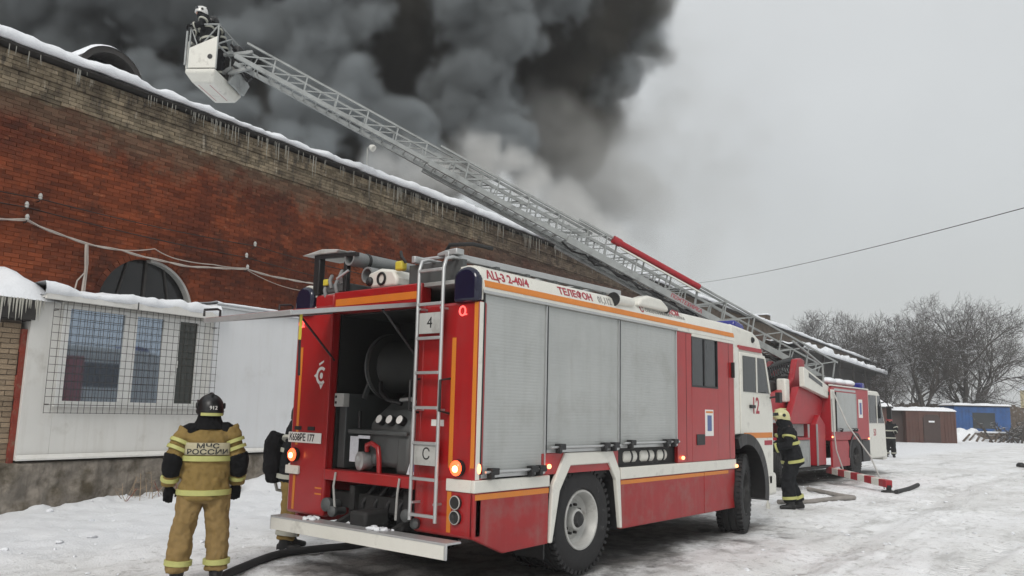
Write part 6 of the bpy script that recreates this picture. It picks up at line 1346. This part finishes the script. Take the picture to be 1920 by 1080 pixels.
# ---------------------------------------------------------------- bare winter trees
def bark():
    m = bpy.data.materials.new('bark_with_snow'); m.use_nodes = True; N, Lk = nodes(m); b = N['Principled BSDF']; b.inputs['Roughness'].default_value = 0.9; b.inputs['Specular IOR Level'].default_value = 0.15
    g = N.new('ShaderNodeNewGeometry'); s = N.new('ShaderNodeSeparateXYZ'); Lk(g.outputs['Normal'], s.inputs[0])
    nz = N.new('ShaderNodeTexNoise'); nz.inputs['Scale'].default_value = 1.3; nz.inputs['Detail'].default_value = 4; Lk(g.outputs['Position'], nz.inputs['Vector'])
    ad = N.new('ShaderNodeMath'); ad.operation = 'ADD'; Lk(s.outputs['Z'], ad.inputs[0]); Lk(nz.outputs[0], ad.inputs[1])
    mr = N.new('ShaderNodeMapRange'); mr.interpolation_type = 'SMOOTHSTEP'; mr.inputs['From Min'].default_value = 1.12; mr.inputs['From Max'].default_value = 1.40; mr.inputs['To Max'].default_value = 0.9; Lk(ad.outputs[0], mr.inputs[0])
    mx = N.new('ShaderNodeMix'); mx.data_type = 'RGBA'; mx.inputs['A'].default_value = (0.060, 0.053, 0.048, 1); mx.inputs['B'].default_value = (0.72, 0.74, 0.77, 1); Lk(mr.outputs[0], mx.inputs['Factor']); Lk(mx.outputs['Result'], b.inputs['Base Color']); return m
M['bark'] = bark()
def make_tree(seed, H, lean=0.0, counts=(7, 6, 5, 5, 3), fork=0.22):
    rnd = random.Random(seed); trunk = MB(); crown = MB()
    def branch(p, d, L, r, lev):
        n = 6 if lev == 0 else (5 if lev < 3 else 3); pts = [p.copy()]; rs = [r]; dirs = [d.copy()]
        for i in range(n):
            w_ = 0.16 if lev else 0.07; d = (d + Vector((rnd.gauss(0, w_), rnd.gauss(0, w_), rnd.gauss(0, w_) + (0.05 if lev else 0)))).normalized()
            p = p + d * (L / n); pts.append(p.copy()); dirs.append(d.copy()); rs.append(max(0.011, r * (1 - (0.55 if lev < 4 else 0.7) * (i + 1) / n)))
        (trunk if lev < 2 else crown).tube(pts, rs, 8 if lev == 0 else (6 if lev == 1 else (4 if lev == 2 else 3)), caps=lev < 2)
        if lev >= len(counts): return
        c = counts[lev]
        for k in range(c):
            f = (fork + (1 - fork) * (k + rnd.random()) / c) if lev == 0 else 0.25 + 0.75 * (k + rnd.random()) / c
            x = f * n; i = min(int(x), n - 1); q = pts[i].lerp(pts[i+1], x - i); dd = dirs[i+1]
            ax = dd.cross(Vector((rnd.gauss(0,1), rnd.gauss(0,1), rnd.gauss(0,1)))).normalized(); ang = math.radians(rnd.uniform(28, 62) if lev else rnd.uniform(25, 60))
            nd = (Matrix.Rotation(ang, 3, ax) @ dd); nd.z += 0.12 if lev < 3 else 0.0; nd.normalize()
            branch(q, nd, L * (rnd.uniform(0.50, 0.78) if lev else rnd.uniform(0.55, 0.85)) * (1.12 - 0.35 * f), rs[i] * (0.62 if lev else 0.60), lev + 1)
    branch(Vector((0, 0, -0.2)), Vector((lean, 0, 1)).normalized(), H * 0.62, H * 0.022, 0)
    t, c = trunk.mesh('trunk'), crown_mesh(crown); t.polygons.foreach_set('use_smooth', [True]*len(t.polygons)); t.materials.append(M['bark']); c.materials.append(M['bark']); return t, c
def crown_mesh(b):
    me = bpy.data.meshes.new('crown'); me.from_pydata(b.v, [], b.f); me.update(); return me
TM = [make_tree(3, 13.0), make_tree(11, 15.0, 0.25, (7, 6, 6, 5, 3), 0.12), make_tree(23, 11.0, -0.2, (8, 6, 5, 5, 2), 0.15)]
def tree(k, x, y, s, rz, lab, z=0.0, grp='bare trees beyond the yard'):
    r = thing('bare_tree', lab, 'tree', (x, y, z), rz, grp); r.scale = (s,)*3
    link('trunk', TM[k][0], None, r); link('crown', TM[k][1], None, r); return r
tree(1, 90.5, 15.9, 0.98, FD, 'tallest bare tree with a leaning trunk rising behind the blue cabin')
tree(0, 84.5, 17.6, 0.97, 0.6, 'bare tree with snowy forks standing behind the brown garage')
tree(2, 92.0, 23.5, 1.15, 2.4, 'bare tree between the canopy end and the garage')
tree(0, 97.0, 28.6, 1.12, 4.0, 'bare tree rising just above the far end of the red building roof')
tree(2, 104.0, 35.5, 1.35, 1.0, 'leftmost hazy bare tree over the far roof')
tree(1, 108.0, 17.0, 0.9, 3.4, 'hazy bare tree at the far right edge behind the cabin')
tree(0, 118.0, 26.0, 0.95, 5.2, 'distant bare tree seen between the two nearer ones')
tree(2, 80.5, 20.0, 0.55, 3.0, 'small snow-laden bare tree close behind the garage roof')
tree(2, 86.0, 13.4, 0.42, 0.3, 'low bare shrub in front of the tallest tree')
tree(0, 50.0, 44.0, 1.02, 1.2, 'bare treetop showing through the smoke above the ladder', 2.0)
tree(2, 58.0, 42.0, 1.02, 2.2, 'bare treetop in thin smoke near the red ladder tube', 1.0)
# brushwood heap at the right edge: cut snowy branches
bw = far_thing('brushwood', 'heap of cut snowy branches by the blue cabin at the right edge', 'branches', 78.5, 10.9)
rb = random.Random(5)
for k in range(26):
    b = MB(); x = rb.uniform(-0.6, 3.4); p = Vector((x, rb.uniform(0, 1.6), 0.0)); q = p + Vector((rb.uniform(-1.8, 1.8), rb.uniform(-0.4, 0.4), rb.uniform(0.5, 2.0)))
    b.tube([p, p.lerp(q, 0.5) + Vector((0,0,0.2)), q], [0.09, 0.06, 0.02], 6)
    for j in range(12):
        t = rb.uniform(0.2, 1); s_ = p.lerp(q, t) + Vector((0,0,0.1)); b.tube([s_, s_ + Vector((rb.uniform(-.5,.5), rb.uniform(-.3,.3), rb.uniform(-0.3,.4)))], [0.035, 0.012], 4)
    part('branch', 'bark', bw, b)
# overhead cable
A_ = Vector((53.0, 27.2, 11.1)); B_ = Vector((23.1, 2.37, 6.95)); C_ = B_ + (B_ - A_) * 0.25 + Vector((0, 0, 1.0)); pts = []
for i in range(25): t = i/24; p = A_.lerp(B_, t); p.z -= 0.5*4*t*(1-t)*0.6; pts.append(p)
b = MB(); b.tube(pts + [C_], 0.011, 6); o = b.build('overhead_cable', M['cabled'], smooth=60); tag(o, 'thin overhead cable crossing the grey sky above the engines', 'cable')
# a bit of litter on the snow
for (x, y, s, lab) in ((37.5, 4.6, 0.16, 'small dark lump lying on the snow at the far right'), (20.2, 2.2, 0.0, None)):
    if lab:
        b = MB(); b.ell((0, 0, 0.05), (s*1.2, s, s*0.8), 10, 7); o = b.build('clod', M['dark'], smooth=60); o.location = (x, y, GZ(x, y)); tag(o, lab, 'clod')
# thin smoky winter air over the whole yard
hz = MB(); hz.box(-330, 450, -330, 330, -1.6, 46.0)
hm_ = bpy.data.materials.new('haze_air'); hm_.use_nodes = True; hm_.node_tree.nodes.clear()
ho_ = hm_.node_tree.nodes.new('ShaderNodeOutputMaterial'); hp_ = hm_.node_tree.nodes.new('ShaderNodeVolumePrincipled')
hp_.inputs['Color'].default_value = (0.90, 0.91, 0.92, 1); hp_.inputs['Density'].default_value = 0.0009; hm_.node_tree.links.new(hp_.outputs[0], ho_.inputs['Volume'])
tag(hz.build('haze', hm_), 'thin pale winter haze over the whole yard', 'haze', kind='stuff')
# ---------------------------------------------------------------- smoke: density grids worked out here and filled into volumes
GREY = [[12.8,9.8,15.1,1.86],[13.9,8.4,14.0,1.75],[15.1,6.9,12.7,1.44],[13.8,9.5,17.1,2.03],[12.5,11.6,17.0,1.69],[15.3,5.1,11.5,1.06],[14.6,8.7,15.7,1.13],[11.4,9.2,11.7,0.95],[11.2,11.0,13.0,1.02],[12.5,7.7,11.1,0.95],[13.5,6.3,10.7,0.82],[18.9,5.6,16.7,1.72],[18.9,5.0,18.6,2.03],[19.0,5.9,14.6,1.38],[20.5,5.3,15.5,1.18],[19.2,5.7,20.8,1.72],[18.7,5.1,12.8,1.02],[19.2,4.3,12.9,0.93],[12.4,14.6,20.0,2.39],[11.0,17.1,18.8,1.91],[9.2,20.1,17.8,2.15],[7.4,22.7,18.6,2.63],[5.5,25.5,19.3,3.58],[15.1,10.1,21.1,2.15],[21.0,4.3,22.6,2.77],[9.1,15.5,15.2,1.2],[10.3,14.1,13.3,0.98],[13.4,12.4,22.4,3.58],[9.2,18.9,22.3,4.3],[18.9,5.3,24.2,3.68],[28.0,1.7,20.6,1.17],[27.7,2.5,19.2,1.11],[28.8,1.7,22.4,1.14],[27.4,3.2,18.3,1.11],[26.5,3.7,21.3,1.53],[25.1,5.8,21.3,1.11]]
DARK = [[21.6,11.8,19.5,4.18],[19.1,13.5,13.8,2.65],[26.9,5.2,20.4,4.28],[27.8,3.4,21.8,3.14],[28.6,2.7,20.1,1.71],[26.2,5.4,16.6,2.92],[25.1,7.3,16.0,2.51],[27.3,4.9,25.7,4.96],[15.9,18.9,18.8,4.89],[11.8,25.0,19.2,5.44],[24.0,5.9,14.0,1.19],[20.1,12.2,13.1,2.12],[22.3,8.6,13.4,1.86],[28.6,2.0,22.4,1.71],[16.1,16.2,13.9,2.33],[28.3,3.7,17.9,1.71],[7.6,33.0,20.5,6.13],[16.5,20.9,27.9,7.59],[25.5,10.1,30.3,7.93],[20.5,9.8,12.6,1.55],[16.1,13.1,12.1,1.47],[16.3,13.8,14.7,2.27],[17.5,13.5,15.8,2.07]]
STEAM = [[15.5,2.9,11.7,0.86,1.0],[15.8,2.7,11.0,0.95,1.0],[16.2,2.1,10.5,0.95,0.9],[16.9,1.2,9.9,0.9,0.7],[15.3,3.5,10.5,0.82,0.8],[18.5,0.7,9.7,1.02,0.5],[20.0,0.4,9.2,1.01,0.5],[21.7,-0.2,8.8,1.04,0.45],[13.7,4.3,10.2,0.99,0.5],[12.2,4.8,10.1,0.77,0.3],[18.1,2.7,11.6,0.74,0.9],[18.7,1.8,11.2,0.74,0.7]]
VEIL = [[26.1,2.8,13.3,3.18,0.55],[24.1,3.9,14.0,2.33,0.7],[29.4,1.7,12.3,3.06,0.35],[29.7,2.1,15.9,2.85,0.45],[31.8,0.9,15.5,3.21,0.22],[32.4,1.1,11.4,2.92,0.25],[27.2,2.2,16.3,2.45,0.6],[35.0,0.2,13.7,3.05,0.14],[30.8,1.4,18.9,2.04,0.3],[24.7,2.1,10.0,1.51,0.4],[21.1,3.5,11.9,1.43,0.7],[34.2,-0.1,19.1,3.36,0.1],[37.8,-1.1,16.2,3.82,0.06],[32.6,1.4,22.4,1.83,0.18],[29.3,2.6,10.1,1.95,0.3]]
def noise3(X, Y, Z, cell, seed):
    """value noise on the grid axes X, Y, Z (1-D arrays), range -1..1"""
    def ax(A):
        t = A / cell; i = np.floor(t).astype(int); f = t - i; f = f*f*(3-2*f); return i - i.min(), f
    (i, fi), (j, fj), (k, fk) = ax(X), ax(Y), ax(Z)
    L = np.random.RandomState(seed).rand(i.max()+2, j.max()+2, k.max()+2).astype(np.float32)
    A = L[i] * (1-fi)[:,None,None] + L[i+1] * fi[:,None,None]
    A = A[:,j] * (1-fj)[None,:,None] + A[:,j+1] * fj[None,:,None]
    A = A[:,:,k] * (1-fk)[None,None,:] + A[:,:,k+1] * fk[None,None,:]
    return A * 2 - 1
def smoke_volume(name, lab, lo, hi, vox, blobs, soft, amp, seed, colour, density, cells=(3.0, 1.5, 0.75), aniso=0.0):
    res = [int(round((h - l) / vox)) + 1 for l, h in zip(lo, hi)]
    ax = [np.linspace(l, h, r).astype(np.float32) for l, h, r in zip(lo, hi, res)]
    X, Y, Z = ax; gx_, gy_, gz_ = X[:,None,None], Y[None,:,None], Z[None,None,:]
    nz_ = np.zeros(res, np.float32)
    for q, c in enumerate(cells): nz_ += (0.62 ** q) * (np.abs(noise3(X, Y, Z, c, seed + q)) * 1.6 - 0.45)
    wob = [noise3(X, Y, Z, 4.0, seed + 20 + q) * 0.5 for q in range(3)]
    d = np.full(res, -9.0, np.float32)
    for bl in blobs:
        st = bl[4] if len(bl) > 4 else 1.0
        dist = np.sqrt((gx_ + wob[0] - bl[0])**2 + (gy_ + wob[1] - bl[1])**2 + (gz_ + wob[2] - bl[2])**2)
        if len(bl) > 4:
            f = st * np.clip((bl[3] * (1 + 0.7*nz_) - dist) / (bl[3] * 0.9), 0, 1) ** 1.3; d = np.maximum(d, 0) + f
        else: d = np.maximum(d, bl[3] - dist)
    if len(blobs[0]) > 4: dens = np.clip(d, 0, 1.3)
    else: dens = np.clip((d + amp * nz_) / soft, 0, 1) ** 1.2
    e = np.minimum.reduce([np.minimum(a_ - l, h - a_) for a_, l, h in zip((gx_ + 0*nz_, gy_ + 0*nz_, gz_ + 0*nz_), lo, hi)]); dens *= np.clip(e / 1.5, 0, 1)
    me = bpy.data.meshes.new(name); N_ = dens.size; me.vertices.add(N_)
    co = np.stack(np.meshgrid(X, Y, Z, indexing='ij'), -1).reshape(-1).astype(np.float32); me.vertices.foreach_set('co', co)
    at = me.attributes.new('dens', 'FLOAT', 'POINT'); at.data.foreach_set('value', dens.ravel().astype(np.float32))
    m = bpy.data.materials.new(name + '_volume'); m.use_nodes = True; nt = m.node_tree; nt.nodes.clear()
    out = nt.nodes.new('ShaderNodeOutputMaterial'); pv = nt.nodes.new('ShaderNodeVolumePrincipled'); pv.inputs['Color'].default_value = (*colour, 1); pv.inputs['Density'].default_value = density; pv.inputs['Anisotropy'].default_value = aniso
    nt.links.new(pv.outputs[0], out.inputs['Volume'])
    o = link(name, me, m, None); o.location = BLD.location; o.rotation_euler = (0, 0, TH); tag(o, lab, 'smoke', kind='stuff')
    ng = bpy.data.node_groups.new(name + '_grid', 'GeometryNodeTree'); ng.interface.new_socket('Geometry', in_out='INPUT', socket_type='NodeSocketGeometry'); ng.interface.new_socket('Geometry', in_out='OUTPUT', socket_type='NodeSocketGeometry')
    nn = ng.nodes.new; gi = nn('NodeGroupInput'); go = nn('NodeGroupOutput'); vc = nn('GeometryNodeVolumeCube'); si = nn('GeometryNodeSampleIndex'); sm = nn('GeometryNodeSetMaterial'); na = nn('GeometryNodeInputNamedAttribute'); na.data_type = 'FLOAT'; na.inputs['Name'].default_value = 'dens'
    si.data_type = 'FLOAT'; si.domain = 'POINT'; si.clamp = True; pos = nn('GeometryNodeInputPosition'); sx = nn('ShaderNodeSeparateXYZ'); lk_ = ng.links.new; lk_(pos.outputs[0], sx.inputs[0])
    vc.inputs['Min'].default_value = lo; vc.inputs['Max'].default_value = hi
    for q, r in zip('XYZ', res): vc.inputs['Resolution ' + q].default_value = r
    def mt_(op, a, b_):
        n_ = nn('ShaderNodeMath'); n_.operation = op
        for i_, v in enumerate((a, b_)):
            if isinstance(v, (int, float)): n_.inputs[i_].default_value = v
            else: lk_(v, n_.inputs[i_])
        return n_.outputs[0]
    idx = [mt_('ROUND', mt_('MULTIPLY', mt_('SUBTRACT', sx.outputs[q], lo[q]), (res[q]-1) / (hi[q]-lo[q])), 0) for q in range(3)]
    tot = mt_('ADD', mt_('ADD', mt_('MULTIPLY', idx[0], float(res[1]*res[2])), mt_('MULTIPLY', idx[1], float(res[2]))), idx[2])
    lk_(gi.outputs[0], si.inputs['Geometry']); lk_(na.outputs['Attribute'], si.inputs['Value']); lk_(tot, si.inputs['Index']); lk_(si.outputs[0], vc.inputs['Density'])
    lk_(vc.outputs[0], sm.inputs['Geometry']); sm.inputs['Material'].default_value = m; lk_(sm.outputs[0], go.inputs[0])
    md = o.modifiers.new('fill', 'NODES'); md.node_group = ng
    return o
smoke_volume('grey_smoke', 'rolling grey smoke billowing above the roof behind the raised cage', (1, 0, 8.5), (31, 29, 28.5), 0.22, GREY, 0.5, 1.15, 40, (0.42, 0.455, 0.475), 1.7, (3.2, 1.5, 0.75, 0.4))
smoke_volume('dark_smoke', 'thick near-black smoke rising behind the grey billows', (-3, -2, 9), (35, 36, 34), 0.36, DARK, 0.9, 1.4, 60, (0.12, 0.115, 0.10), 1.4, (4.0, 2.0, 1.0, 0.55))
smoke_volume('steam', 'white steam rising from the snowy roof behind the ladder', (9.5, -3, 7.8), (25, 8, 14.5), 0.16, STEAM, 1, 1, 80, (0.93, 0.93, 0.91), 1.4, (2.0, 1.0, 0.5, 0.3))
smoke_volume('smoke_veil', 'thin grey veil of smoke drifting right of the plume', (17, -7, 7.8), (44, 12, 26), 0.36, VEIL, 1, 1, 95, (0.66, 0.66, 0.64), 0.42, (4.0, 2.0, 1.0, 0.6))
